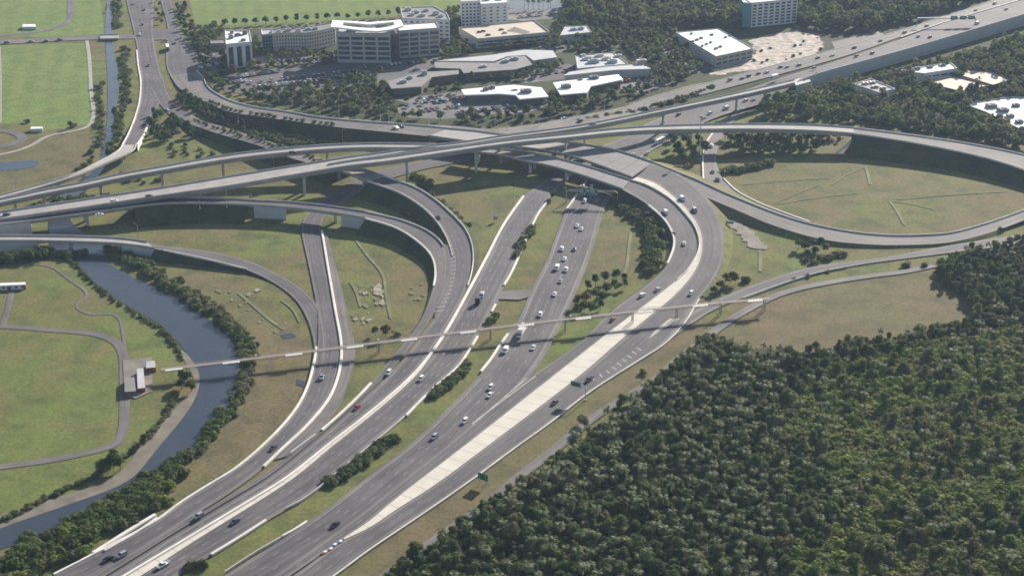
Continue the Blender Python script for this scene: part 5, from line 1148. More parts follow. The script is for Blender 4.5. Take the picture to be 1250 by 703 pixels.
# parked cars
def parked(u0, v0, u1, v1, n, group, lab, skip=.15):
    cols = ['white', 'silver', 'dark grey', 'black', 'blue', 'white', 'silver', 'red', 'beige']
    a, b_ = G(u0, v0), G(u1, v1); rz = math.atan2((b_ - a).y, (b_ - a).x) + math.pi / 2
    for i in range(n):
        if random.random() < skip: continue
        p = a.lerp(b_, i / max(n - 1, 1)); k = random.choice(['sedan', 'suv', 'suv', 'sedan', 'pickup']); cc_ = random.choice(cols)
        e = empty('parked_car', (p.x, p.y, LAYER[0] + .02), rz + random.choice([0, math.pi]) + random.uniform(-.04, .04)); tag(e, f'{cc_} {KN[k]} parked {lab}', 'car', group + ', ' + cc_ + ' ' + KN[k])
        for nm, me, l in mesh_parts(k, cc_)[:7]:
            o = bpy.data.objects.new(nm, me); COL.objects.link(o); o.parent = e; o.location = l
for (u0, v0, u1, v1, n, lab) in [(340, 80.5, 420, 74, 14, 'in the row nearest the grey wing'), (300, 103, 420, 90, 20, 'in the long row of the big car park'), (310, 108, 400, 99, 14, 'in the lower row of the big car park'),
        (268, 104, 300, 100, 7, 'at the left end of the big car park'), (490, 133, 545, 124, 10, 'in the car park behind the lamp posts'), (500, 138, 560, 131, 10, 'in the front row behind the lamp posts'),
        (635, 22, 686, 17, 11, 'beside the far lake'), (812, 58, 838, 80, 7, 'along the white warehouse'), (645, 92, 690, 88, 6, 'between the low roofs'), (345, 35.5, 400, 29, 12, 'behind the grey wing'), (275, 98, 340, 88, 16, 'in the upper left row of the big car park'), (350, 104, 440, 92, 22, 'in the middle row of the big car park'), (440, 84, 530, 75, 18, 'in front of the right office half'), (505, 126, 570, 120, 16, 'in the back row behind the lamp posts'), (560, 139, 620, 132, 14, 'in the right rows behind the lamp posts'), (758, 101, 800, 95, 10, 'beside the pointed roof hall'), (770, 110, 808, 103, 9, 'near the far lanes'), (305, 77, 395, 73, 16, 'in front of the grey wing'), (240, 72, 262, 70, 5, 'left of the slim tower'), (245, 84, 264, 80, 5, 'below the slim tower')]:
    parked(u0, v0, u1, v1, n, 'parked cars ' + lab, lab)
for (u, v, c) in [(590, 39, 'black'), (596, 43.5, 'black'), (585, 40, 'dark grey'), (612, 37, 'dark grey'), (616, 41, 'silver')]:
    e = empty('parked_car', G(u, v, 8.05), .3); tag(e, f'{c} car on the roof of the parking deck near the {"left" if u < 605 else "ramp"} side', 'car', f'{c} cars on the parking deck roof, {"left" if u < 605 else "ramp"} side')
    for nm, me, l in mesh_parts('sedan', c)[:7]:
        o = bpy.data.objects.new(nm, me); COL.objects.link(o); o.parent = e; o.location = l

# ------------------------------------------------------------------ vegetation
def leaf_cloud(centres, radii, per, size, up=.35, flat=.75):
    """many small leaf faces on the skins of clumps; returns verts (n,4,3)"""
    out = []
    for c, r in zip(centres, radii):
        d = rng.normal(size=(per, 3)); d[:, 2] += .35; d /= np.linalg.norm(d, axis=1)[:, None]
        rr = r * rng.uniform(.70, 1.08, (per, 1)); p = np.array(c) + d * rr * np.array([1, 1, flat])
        nrm = d + rng.normal(scale=.32, size=(per, 3)); nrm[:, 2] += up; nrm /= np.linalg.norm(nrm, axis=1)[:, None]
        a = np.cross(nrm, rng.normal(size=(per, 3))); a /= np.linalg.norm(a, axis=1)[:, None]; b = np.cross(nrm, a)
        s = size * rng.uniform(.6, 1.3, (per, 1))
        out.append(np.stack([p - a * s - b * s * .6, p + a * s - b * s * .6, p + a * s + b * s * .6, p - a * s + b * s * .6], 1))
    return np.concatenate(out)
def quads_mesh(name, Q, mat=None):
    me = bpy.data.meshes.new(name); n = len(Q)
    me.vertices.add(n * 4); me.vertices.foreach_set('co', Q.reshape(-1).astype(np.float32))
    me.loops.add(n * 4); me.loops.foreach_set('vertex_index', np.arange(n * 4, dtype=np.int32))
    me.polygons.add(n); me.polygons.foreach_set('loop_start', np.arange(0, n * 4, 4, dtype=np.int32))
    try: me.polygons.foreach_set('loop_total', np.full(n, 4, dtype=np.int32))
    except Exception: pass
    me.update(calc_edges=True)
    if mat: me.materials.append(mat)
    return me
def crown_q(r=3.6, h=7.0, base=2.2, nc=14, per=60, size=.34, seed=0):
    cs, rs = [], []
    for i in range(nc):
        a = rng.uniform(0, 2 * math.pi); t = rng.uniform(0, 1); rad = r * (.25 + .55 * math.sqrt(rng.uniform())) * (1 - .55 * t)
        cs.append((rad * math.cos(a), rad * math.sin(a), base + (h - base) * (.25 + .65 * t))); rs.append(r * rng.uniform(.28, .48))
    cs.append((0, 0, base + (h - base) * .55)); rs.append(r * .6)
    return leaf_cloud(cs, rs, per, size)
def palm_q(h=7, n=34, L=2.3):
    out = []
    for i in range(n):
        a = 2 * math.pi * i / n + rng.uniform(-.2, .2); el = rng.uniform(-.5, 1.1); d = np.array([math.cos(a), math.sin(a), 0]); s = np.array([-math.sin(a), math.cos(a), 0])
        p = np.array([0, 0, h]); seg = L / 3
        for k in range(3):
            e = el - k * .55; q = p + (d * math.cos(e) + np.array([0, 0, math.sin(e)])) * seg
            w0, w1 = (.08, .26) if k == 0 else ((.26, .30) if k == 1 else (.30, .04))
            up = np.array([0, 0, .12]); out.append([p - s * w0, p + s * w0, q + s * w1 - up * k, q - s * w1 - up * k]); p = q
    return np.array(out)
def trunk_mesh(h, r=.2, lim=4, spread=1.2):
    mb = MB(); mb.tube((0, 0, -.3), (0, 0, h), r, r * .55, 6)
    for i in range(lim):
        a = 2 * math.pi * i / lim + .4; z0 = h * (.55 + .1 * i / lim); mb.tube((0, 0, z0), (spread * math.cos(a), spread * math.sin(a), z0 + h * .55), r * .45, r * .15, 5)
    me = mb.mesh('trunk'); me.materials.append(BARK); return me
CROWNQ = [crown_q(rng.uniform(3.0, 4.2), rng.uniform(6, 8.5), 2, 12 + i % 4, 48, .36) for i in range(7)]
CROWN = {k: [quads_mesh('crown', q, m) for q in CROWNQ] for k, m in (('g', LEAF), ('d', LEAF_D), ('y', LEAF_Y), ('o', LEAF_O), ('t', LEAF_G))}
LOQ = [crown_q(3.8, 7.5, 1.6, 8, 22, .55) for i in range(6)]
SHRUBQ = [leaf_cloud([(rng.uniform(-1, 1), rng.uniform(-1, 1), rng.uniform(.3, 1.1)) for _ in range(7)], rng.uniform(.6, 1.0, 7), 55, .2) for i in range(5)]
SHRUB = {k: [quads_mesh('foliage', q, m) for q in SHRUBQ] for k, m in (('g', LEAF), ('d', LEAF_D), ('y', LEAF_Y), ('o', LEAF_O))}
PALMQ = [palm_q(rng.uniform(6.5, 9), 36, 2.9) for i in range(4)]
PALMM = [quads_mesh('crown', q, PALM) for q in PALMQ]
TRK = trunk_mesh(4.2); TRKP = [trunk_mesh(7.4, .22, 0)]
stm = MB()
for i in range(4): stm.tube((0, 0, -.1), (math.cos(i * 1.6) * .5, math.sin(i * 1.6) * .5, .9), .06, .03, 4)
STEM = stm.mesh('stem'); STEM.materials.append(BARK)
def child(nm, me, e, sc=None):
    o = bpy.data.objects.new(nm, me); COL.objects.link(o); o.parent = e
    if sc: o.scale = sc
    return o
def tree(p, s, kind='g', label='', group=None, name='tree', zs=1.0):
    e = empty(name, (p[0], p[1], p[2] if len(p) > 2 else 0), random.uniform(0, 6.28)); e.scale = (s, s, s * zs); tag(e, label, 'tree', group)
    child('crown', random.choice(CROWN[kind]), e); child('trunk', TRK, e); return e
def palm(p, s, label, group=None):
    e = empty('palm_tree', (p[0], p[1], 0), random.uniform(0, 6.28)); e.scale = (s, s, s); tag(e, label, 'palm tree', group)
    child('crown', random.choice(PALMM), e); child('trunk', TRKP[0], e); return e
SHQ = []
def shrub(p, s, kind='g', label='', group=None, zs=1.0):
    SHQ.append((Vector((p[0], p[1], p[2] if len(p) > 2 else 0)), s, kind, label, group, zs))
def flush_shrubs(keep=290):
    """the 290 that show largest become things, the rest one mass"""
    size = lambda q: q[1] / (q[0] - camo.location).length
    inv = [q for q in SHQ if -20 < pxof(q[0].x, q[0].y)[0] < 1270]
    inv.sort(key=size, reverse=True); keepers = inv[:keep]; ids = {id(q) for q in keepers}
    for p, s, kind, label, group, zs in keepers:
        e = empty('shrub', p, random.uniform(0, 6.28)); e.scale = (s, s, s * zs); tag(e, label, 'shrub', group)
        child('foliage', random.choice(SHRUB[kind]), e); child('stem', STEM, e)
    acc = []
    for q in SHQ:
        if id(q) in ids: continue
        p, s, kind, label, group, zs = q; Q = random.choice(SHRUBQ); a = random.uniform(0, 6.28); ca, sa = math.cos(a), math.sin(a)
        acc.append(Q.reshape(-1, 3) @ np.array([[ca * s, -sa * s, 0], [sa * s, ca * s, 0], [0, 0, s * zs]]).T + np.array(p))
    o = link('low_shrubs', quads_mesh('low_shrubs', np.concatenate(acc).reshape(-1, 4, 3)), FOL); tag(o, 'the many small shrubs and tufts along banks, slopes and ramps', kind='stuff')
OB = [np.array(o) for o in OBST]
def inpoly(x, y, P):
    c = False; n = len(P); j = n - 1
    for i in range(n):
        if (P[i][1] > y) != (P[j][1] > y) and x < (P[j][0] - P[i][0]) * (y - P[i][1]) / (P[j][1] - P[i][1]) + P[i][0]: c = not c
        j = i
    return c
def clear(p, m=2.0, roads=True, bld_m=1.0):
    if roads and np.any(np.hypot(CLP[:, 0] - p[0], CLP[:, 1] - p[1]) < CLW + m): return False
    for P in OB:
        if inpoly(p[0], p[1], P): return False
        if any(inpoly(p[0], p[1] + dy, P) for dy in (6, 12, 18, 25)) and random.random() < .9: return False
        if bld_m and np.min(np.hypot(P[:, 0] - p[0], P[:, 1] - p[1])) < bld_m: return False
    return True
def scatter(poly, n, mind, m=2.0, density=None, tries=30, seedv=None, roads=True):
    W = [G(u, v) for u, v in poly]; xs = [q.x for q in W]; ys = [q.y for q in W]; Wp = [(q.x, q.y) for q in W]
    out = []; cell = {}; 
    for _ in range(n * tries):
        if len(out) >= n: break
        x, y = random.uniform(min(xs), max(xs)), random.uniform(min(ys), max(ys))
        if not inpoly(x, y, Wp): continue
        cx, cy = int(x // mind), int(y // mind); bad = False
        for i in (-1, 0, 1):
            for j in (-1, 0, 1):
                for q in cell.get((cx + i, cy + j), ()):
                    if (q[0] - x) ** 2 + (q[1] - y) ** 2 < mind * mind: bad = True
        if bad: continue
        if not clear((x, y), m, roads): continue
        out.append((x, y)); cell.setdefault((cx, cy), []).append((x, y))
    return out
def mass(name, label, pts, Qs, smin, smax, mat, zs=1.0):
    """one merged foliage mesh for a wood nobody could count"""
    acc = []
    for (x, y) in pts:
        q = random.choice(Qs); s = random.uniform(smin, smax); a = random.uniform(0, 6.28); ca, sa = math.cos(a), math.sin(a)
        M_ = np.array([[ca * s, -sa * s, 0], [sa * s, ca * s, 0], [0, 0, s * zs * random.uniform(.8, 1.2)]])
        acc.append(q.reshape(-1, 3) @ M_.T + np.array([x, y, 0]))
    Q = np.concatenate(acc).reshape(-1, 4, 3); o = link(name, quads_mesh(name, Q), mat); tag(o, label, kind='stuff'); return o

# the dense wood at the lower right
WOOD = [(858, 417), (920, 436), (1000, 434), (1060, 420), (1110, 414), (1170, 400), (1195, 385), (1185, 365), (1150, 345), (1145, 330), (1180, 312), (1260, 304), (1360, 300), (1400, 800), (420, 800), (470, 715), (545, 664), (602, 622), (650, 590), (705, 546), (745, 515), (790, 482), (815, 462)]
pts = scatter(WOOD, 7000, 3.0, 1.0, tries=12, roads=True)
OPEN = [(960, 500), (1050, 470), (1150, 470), (1260, 440), (1260, 520), (1130, 560), (1000, 560), (940, 540)]   # lower scrub clearing
OPW = [(q.x, q.y) for q in px(OPEN)]
def pxof(x, y):
    Y = y; Z = -CAMH; zf = Y * CP - Z * SP; return 625 + FOC * x / zf, 351.5 - FOC * (Y * SP + Z * CP) / zf
pts.sort(key=lambda p: p[1])
def scr(p):
    u, v = pxof(*p); return u > 985 + 40 * math.sin(v / 30) and v > 430 - (u - 1100) * .22
def sz(s): return 'small' if s < .8 else ('large' if s > 1.0 else 'medium sized')
def zone(u, v):
    if v < 480: return 'near the dry clearing' if u < 1050 else 'in the upper right of the wood'
    if u < 720: return 'by the service road' if v < 640 else 'at the lower left tip of the wood'
    if v > 630: return 'at the bottom of the wood' if u < 980 else 'in the bottom right corner'
    return 'in the middle of the wood' if u < 980 else 'in the right part of the wood'
vis = []; rest = []
nm = 0
for p in pts:
    u, v = pxof(*p)
    (vis if (-10 < u < 1260 and v < 712) else rest).append(p)
sel = random.Random(3).sample(range(min(len(vis), 800)), 300) if len(vis) > 800 else list(range(min(300, len(vis))))
selset = set(sel)
for i, p in enumerate(vis):
    if i in selset:
        u, v = pxof(*p); r_ = random.random(); op = inpoly(p[0], p[1], OPW); s = random.uniform(.6, 1.2)
        if scr(p) and random.random() < .6: shrub(p, random.uniform(2.4, 3.4), random.choice('gyy'), 'bright rounded scrub bush ' + zone(u, v), 'scrub bushes ' + zone(u, v)); continue
        if r_ < .28 and u < 950: palm(p, random.uniform(.8, 1.1), 'cabbage palm with a grey green crown ' + zone(u, v), 'cabbage palms ' + zone(u, v))
        elif r_ < .31: tree(p, s * .9, 't', 'grey half bare tree ' + zone(u, v), 'grey bare trees ' + zone(u, v), 'wood_tree')
        elif r_ < .72: tree(p, s, 'g', sz(s) + ' mid green leafy tree ' + zone(u, v), sz(s) + ' mid green trees ' + zone(u, v), 'wood_tree')
        elif r_ < .85: tree(p, s, 'y', sz(s) + ' bright yellow green tree ' + zone(u, v), sz(s) + ' bright green trees ' + zone(u, v), 'wood_tree')
        else: tree(p, s * 1.1, 'd', sz(s) + ' dark green leafy tree ' + zone(u, v), sz(s) + ' dark green trees ' + zone(u, v), 'wood_tree')
    else: rest.append(p)
pm = [p for p in rest if random.random() < (.30 if pxof(*p)[0] < 960 else .08)]; ps_ = set(pm); tr_ = [p for p in rest if p not in ps_]
def scr(p):
    u, v = pxof(*p); return u > 985 + 40 * math.sin(v / 30) and v > 430 - (u - 1100) * .22
sc_ = [p for p in tr_ if scr(p) and random.random() < .8]; ss_ = set(sc_); tr_ = [p for p in tr_ if p not in ss_]
mass('wood', 'the rest of the dense mixed wood filling the lower right', tr_, CROWNQ, .42, 1.0, FOL, 1.15)
mass('scrub', 'lighter green low scrub covering the right part of the wood', sc_ + scatter([(1000, 450), (1300, 400), (1400, 800), (960, 800), (950, 620), (930, 520)], 2200, 3.0, .5, tries=8), SHRUBQ, 1.8, 3.3, FOL2, .9)
mass('palm_grove', 'countless cabbage palm crowns mixed through the dense wood', pm, PALMQ, .7, 1.0, PALM)
mass('undergrowth', 'low scrub filling the gaps of the dense wood', scatter(WOOD, 3200, 3.2, .5, tries=8), SHRUBQ, 1.0, 2.4, FOL)
EDGE = [(1150, 345), (1195, 330), (1250, 310), (1250, 330), (1200, 350), (1190, 395), (1180, 370)]

# far woods, as masses with individual trees in front of the buildings and along roads
T2 = [(985, 122), (1010, 114), (1062, 104), (1120, 89), (1180, 73), (1260, 48), (1420, 0), (1420, 230), (1330, 200), (1255, 186), (1200, 176), (1140, 166), (1080, 158), (1000, 150), (945, 148), (925, 143), (950, 128)]
T1 = [(690, -14), (760, -30), (900, -40), (1200, -60), (1230, -10), (1130, 22), (1060, 40), (1000, 36), (960, 30), (900, 34), (860, 32), (800, 40), (690, 30), (690, 10)]
T1b = [(690, 30), (800, 40), (822, 44), (835, 55), (860, 84), (830, 100), (800, 108), (765, 112), (800, 80), (765, 62), (720, 62), (690, 60), (660, 58), (640, 58), (640, 54), (675, 50), (690, 44)]
T3 = [(240, 60), (270, 62), (276, 86), (320, 70), (410, 68), (425, 80), (550, 70), (540, 82), (475, 85), (460, 95), (470, 110), (560, 96), (560, 104), (565, 118), (630, 122), (670, 120), (762, 100), (790, 90), (800, 108), (770, 124), (700, 138), (650, 148), (600, 152), (540, 150), (470, 144), (400, 138), (350, 131), (300, 122), (270, 112), (255, 100)]
T4 = [(230, 22), (360, 29), (480, 20), (500, 6), (480, 26), (360, 34), (240, 40)]
LOTS = [[(q.x, q.y) for q in px(l_)] for l_ in LOTPX]
cp = [(q.x, q.y) for q in px([(290, 104), (330, 88), (415, 82), (420, 94), (370, 104), (300, 110)])]
mass('right_wood', 'dense dark wood between the highway wall and the loop ramp', scatter(T2, 1500, 4.6, 3, tries=14), LOQ, .8, 1.5, FOL, 1.1)
mass('far_wood', 'far dark woodland along the top edge right of the lake', scatter(T1, 2600, 5.2, 4, tries=10), LOQ, .9, 1.6, FOL, 1.1)
mass('town_trees', 'the dense mixed tree cover around the low buildings', [p for p in scatter(T3, 330, 5.0, 1.5, tries=14) if not any(inpoly(p[0], p[1], c_) for c_ in LOTS)] + scatter(T1b, 300, 5, 2, tries=14), LOQ, .5, 1.0, FOL, 1.0)
T5 = [[(538, 50), (560, 47), (585, 52), (672, 44), (690, 52), (682, 62), (640, 59), (600, 63), (540, 70)], [(560, 92), (566, 100), (640, 98), (670, 92), (690, 80), (655, 80), (640, 86)], [(236, 36), (272, 36), (272, 48), (255, 60), (238, 62)], [(310, 52), (335, 64), (405, 68), (405, 72), (330, 74), (308, 66)], [(540, 20), (560, 12), (562, 34), (552, 44), (540, 40)], [(675, 25), (690, 22), (720, 28), (740, 40), (725, 60), (690, 62), (680, 50)]]
mass('garden_trees', 'tree cover between the office buildings', [p for t_ in T5 for p in scatter(t_, 60, 4.4, 1, tries=30)], LOQ, .5, .95, FOL)
for region, n, md, lb, gp in [(T1b, 110, 8, 'grey green tree in the belt left of the white warehouse', 'trees left of the white warehouse'),
                              (T3, 235, 7.5, 'round green tree among the low roofs and car parks beyond the ramp', 'trees among the low roofs')]:
    for p in scatter(region, n, md, 2.5, tries=60):
        if inpoly(p[0], p[1], cp) or any(inpoly(p[0], p[1], c_) for c_ in LOTS): continue
        k = random.choices(['g', 'd', 'y', 'o', 't'], [5, 4, 1, .4, .8])[0]
        wd = {'g': 'mid green', 'd': 'dark green', 'y': 'bright green', 'o': 'rusty brown', 't': 'grey bare'}[k]
        u, v = pxof(*p); zn = 'beside the warehouse belt' if region is T1b else ('below the slim tower' if u < 340 else 'in front of the office block' if u < 480 else 'left of the notched white roof' if u < 560 else 'around the bright white roofs' if u < 700 else 'by the far highway lanes')
        zn = (('farther ' if v < 95 else 'nearer ') if region is T3 else '') + wd + ' tree ' + zn
        tree(p, random.uniform(.7, 1.25), k, 'a ' + zn, zn.replace(' tree ', ' trees '), 'park_tree', .85)
for i in range(22):
    u = 262 + i * 12.5; p = G(u, 34 - i * .75 + random.uniform(-.5, .5)); 
    if clear((p.x, p.y), 2): tree(p, random.uniform(.8, 1.1), 'd', 'small dark tree in the single row along the edge of the big field', 'row of trees along the big field', 'row_tree')
for u, v in [(640, 11), (645, 12), (651, 11), (658, 12), (663, 11), (669, 12), (672, 10)]: palm(G(u, v), 1.1, 'tall palm in the row on the shore of the far lake', 'palms on the far lake shore')
# trees at named places
def clump(lst, label, group=None, tr=True):
    for k_, (u, v, s, k) in enumerate(lst):
        if s >= .62: tree(G(u, v), s, k, label, group)
        else: shrub(G(u, v), s * 3.2, k, label.replace('tree', 'shrub'), (group or '').replace('tree', 'shrub') or None)
clump([(458, 409, .62, 'd'), (485, 409, .5, 'd')], 'dark round tree beside the rusty tree on the triangular lawn', 'dark trees beside the rusty tree')
clump([(471, 411, .85, 'o')], 'rusty brown tree standing in the middle of the triangular lawn')
clump([(228, 470, .95, 'd'), (222, 476, .85, 'd'), (234, 478, .8, 'g'), (222, 463, .7, 'g')], 'dark tree in the clump on the left river bank below the walkway', 'trees on the left river bank below the walkway')
clump([(130, 574, .9, 'd'), (139, 571, 1.0, 'd'), (147, 573, .85, 'd'), (122, 577, .7, 'g'), (177, 543, .7, 'd')], 'dark tree leaning over the mud bank at the lower left', 'trees over the mud bank')
clump([(717, 356, .8, 'g'), (727, 350, .9, 'd'), (738, 346, .85, 'd'), (752, 342, .85, 'd'), (762, 343, .7, 'd'), (762, 351, .7, 'g'), (750, 353, .8, 'y'), (740, 358, .75, 'g'), (728, 364, .8, 'g'), (705, 373, .8, 'g'), (735, 368, .75, 'd'), (722, 379, .7, 'd'), (703, 381, .65, 'g'), (733, 377, .65, 'd')], 'green tree in the big clump between the central carriageway and the bend', 'trees in the big clump')
clump([(716, 370, .9, 'o'), (713, 380, .8, 'o')], 'orange brown tree inside the big clump left of the bend', 'orange brown trees in the big clump')
clump([(885, 348, .85, 'o'), (879, 354, .8, 'o'), (893, 344, .8, 'd'), (898, 347, .75, 'd'), (912, 343, .6, 'd'), (872, 359, .65, 'd'), (907, 344, .6, 'd')], 'dark tree in the small clump right of the outer carriageway bend', 'trees right of the outer carriageway bend')
clump([(975, 304, .8, 'g'), (983, 307, .85, 'd'), (992, 304, .9, 'd'), (1002, 303, .85, 'd'), (1008, 308, .8, 'g'), (995, 311, .75, 'd'), (985, 313, .65, 'd'), (1020, 312, .6, 'g'), (1028, 313, .55, 'g'), (1003, 317, .55, 'd'), (994, 322, .5, 'd'), (985, 319, .5, 'd'), (1012, 316, .6, 'd')], 'dark tree in the clump below the outer loop ramp', 'trees below the outer loop ramp')
clump([(1106, 326, .6, 'd'), (1128, 325, .5, 'g'), (1190, 326, .7, 'd'), (1222, 283, .55, 'd'), (1242, 292, .5, 'd')], 'small dark tree near the ramp above the clearing', 'small trees near the ramp above the clearing')
clump([(814, 457, .55, 'd'), (786, 456, .45, 'd')], 'lone small tree on the verge of the outer carriageway', 'small trees on the verge')
clump([(713, 524, .8, 't'), (711, 518, .7, 't')], 'grey thin tree at the corner where the service road meets the wood', 'grey thin trees at the wood corner')
clump([(674, 243, .62, 'd'), (671, 247, .5, 'd')], 'dark small tree at the top of the barrier beside the second carriageway', 'dark small trees by the second carriageway')
clump([(233, 693, .6, 'o'), (245, 692, .55, 'd')], 'small round tree on the verge at the bottom edge', 'small round trees at the bottom edge')
clump([(600, 392, .6, 'g'), (606, 387, .55, 'g'), (596, 396, .5, 'd')], 'small olive tree beside the crossover', 'small trees beside the crossover')
clump([(86, 157, .7, 'd'), (33, 150, .5, 'd'), (90, 155, .5, 'd')], 'dark bush like tree at the sports field corner', 'trees at the sports field corner')
clump([(820 + i * 3.6, 172 + (i * 7) % 30, .9 + (i % 3) * .12, 'dgd'[i % 3]) for i in range(12)], 'dark tree in the grove left of the tall mast', 'trees in the grove left of the mast')
clump([(885 + i * 7.5, 170 + (i * 5) % 13, .9 + (i % 3) * .15, 'dgd'[i % 3]) for i in range(17)], 'dark tree in the shaded row under the loop bridge', 'trees under the loop bridge')
clump([(884, 210, .5, 'g'), (893, 211, .55, 'd'), (903, 211, .5, 't'), (912, 210, .5, 't'), (922, 209, .5, 't'), (932, 206, .5, 't'), (940, 204, .45, 'd'), (900, 207, .5, 'd'), (888, 206, .6, 'd')], 'low grey tree on the mound beside the short ramp', 'low trees on the mound by the short ramp') if False else None
mass('shaded_wood', 'dark undergrowth in the shade beneath the loop bridge', scatter([(880, 172), (900, 162), (1030, 166), (1020, 180), (960, 192), (885, 188)], 110, 4, 2, tries=20), LOQ, .5, .95, FOL)
for i in range(16):
    u = 883 + i * 3.8; v = 211 - i * .5 + random.uniform(-3, 2); shrub(G(u, v), random.uniform(1.6, 2.4), random.choice('dg'), 'low grey green shrub on the mound beside the short ramp', 'shrubs on the mound')
# slope bushes inside the bend
def along(pts, n, jit, smin, smax, kinds, label, group, zs=1.0, asTree=False):
    P = crom(px(pts), n=n)
    for i_, p in enumerate(P):
        lb_, gp_ = label, group
        if n >= 14:
            t_ = ('first', 'middle', 'last')[min(2, i_ * 3 // n)]; nm_ = {'first': 'upper end', 'middle': 'middle', 'last': 'lower end'}[t_]
            lb_, gp_ = label + ', ' + nm_, group + ', ' + nm_
        q = (p.x + random.gauss(0, jit), p.y + random.gauss(0, jit)); 
        (tree if asTree else shrub)(q, random.uniform(smin, smax), random.choice(kinds), lb_, gp_, **({'zs': zs}))
along([(757, 243), (772, 253), (787, 268), (797, 285), (801, 303), (799, 318), (793, 333)], 34, 1.8, 2.0, 3.0, 'ddg', 'dense dark shrub on the slope inside the big bend', 'shrubs on the slope inside the bend', 1.1)
along([(765, 258), (778, 268), (788, 282), (793, 300), (792, 318), (786, 333)], 22, 1.8, 1.8, 2.6, 'ddg', 'dense dark shrub on the slope inside the big bend', 'shrubs on the slope inside the bend', 1.0)
along([(404, 592), (425, 578), (445, 562), (465, 548), (482, 535)], 34, .9, 1.5, 2.0, 'd', 'dense dark shrub of the long hedge below the second carriageway', 'shrubs of the long hedge', 1.0)
along([(528, 484), (540, 476), (552, 466), (563, 456), (571, 444)], 24, 1.0, 1.4, 1.9, 'd', 'dense dark shrub of the short hedge below the walkway', 'shrubs of the short hedge', 1.0)
along([(633, 313), (637, 303), (641, 294), (648, 284), (652, 279)], 16, 1.1, 1.3, 1.8, 'dg', 'dense dark shrub beside the barrier above the crossover', 'shrubs above the crossover', 1.1)
along([(514, 228), (530, 242), (545, 255), (560, 268), (572, 278)], 26, 1.0, 1.2, 1.9, 'dgd', 'dark shrub along the outer edge of the curving ramp', 'shrubs along the curving ramp')
along([(507, 216), (515, 222), (524, 226)], 6, 1, 1.6, 2.2, 'dg', 'dark shrub by the lamp post at the top of the curving ramp', 'shrubs at the top of the curving ramp')
along([(492, 244), (506, 256), (520, 268), (532, 282)], 20, 2.2, 1.6, 2.4, 'd', 'dark shrub on the shaded slope between both curving ramps', 'shrubs between the curving ramps')
# river banks
along([(132, 306), (150, 318), (175, 331), (200, 346), (222, 360), (245, 376), (268, 390), (284, 403), (298, 418), (303, 436), (304, 450)], 64, 1.8, 1.5, 2.3, 'dggg', 'dark green bush on the right bank of the river', 'bushes on the right river bank', 1.1)
along([(140, 304), (165, 318), (190, 332), (215, 347), (238, 362), (262, 378), (282, 393), (300, 410), (308, 428)], 54, 1.8, 1.3, 2.0, 'ggyg', 'sunlit green bush at the outer side of the right river bank', 'sunlit bushes on the right river bank', 1.0)
along([(300, 460), (296, 475), (286, 492), (272, 512), (258, 530), (243, 548), (228, 562)], 48, 1.4, 1.3, 2.0, 'gyg', 'bright bush on the right river bank below the walkway', 'bright bushes below the walkway', 1.0)
along([(222, 566), (200, 580), (178, 592), (150, 610), (120, 625), (90, 642), (60, 658), (30, 672), (0, 690)], 80, 3.0, 1.58, 2.70, 'gygd', 'green bush on the wide bank between the river and the highway', 'bushes between the river and the highway', .8)
along([(215, 585), (190, 602), (165, 618), (135, 634), (105, 655), (75, 675), (40, 695), (20, 705)], 70, 4.0, 1.58, 2.55, 'gygd', 'green bush on the wide bank close to the highway', 'bushes close to the highway', 1.0)
along([(180, 605), (150, 625), (110, 645), (70, 668), (30, 690), (0, 706)], 40, 4.0, 1.73, 2.55, 'gygd', 'darker bush in the middle of the wide bank', 'bushes in the middle of the wide bank', 1.0)
along([(84, 318), (98, 330), (112, 345), (128, 358), (150, 373), (172, 388), (196, 402), (212, 420), (222, 440)], 60, .5, .6, 1.1, 'dg', 'low dark tuft in the thin hedge along the left river bank', 'tufts along the left river bank')
along([(215, 482), (206, 500), (195, 518), (180, 535), (160, 552), (140, 566), (110, 584), (80, 598), (50, 612), (20, 628), (0, 637)], 80, .6, .8, 1.2, 'gyg', 'green tuft in the hedge along the mud bank', 'tufts along the mud bank')
along([(2, 322), (20, 318), (40, 314), (55, 312)], 12, 1.5, 2.4, 3.2, 'd', 'dark bush below the abutment at the left edge', 'bushes below the left abutment', 1.2)
along([(55, 306), (75, 310), (88, 314), (100, 312)], 8, 1.5, 1.6, 2.2, 'd', 'dark bush under the river bridge', 'bushes under the river bridge')
# creek banks
along([(151, 60), (152, 80), (156, 100), (152, 120), (148, 140), (145, 160), (140, 178), (134, 188)], 60, 1.8, 1.3, 2.1, 'dg', 'dark bush on the right bank of the creek', 'bushes on the right creek bank', 1.2)
along([(143, 2), (146, 18), (148, 34)], 14, 2, 1.8, 2.6, 'dg', 'dark bush on the upper creek bank', 'bushes on the upper creek bank', 1.2)
along([(120, 105), (123, 125), (122, 145), (120, 170), (112, 195), (100, 208)], 26, 1.6, 1.4, 2.2, 'gd', 'green bush on the left bank of the creek', 'bushes on the left creek bank')
along([(100, 250), (115, 246), (128, 242), (62, 250), (45, 254)], 14, 2.0, 2, 2.8, 'd', 'dark bush by the creek between the flyovers', 'bushes between the flyovers')
along([(148, 213), (160, 222), (168, 216), (180, 224), (190, 222), (200, 220)], 9, 2, 1.2, 1.7, 'd', 'small dark shrub on the grass between the flyovers', 'small shrubs between the flyovers')
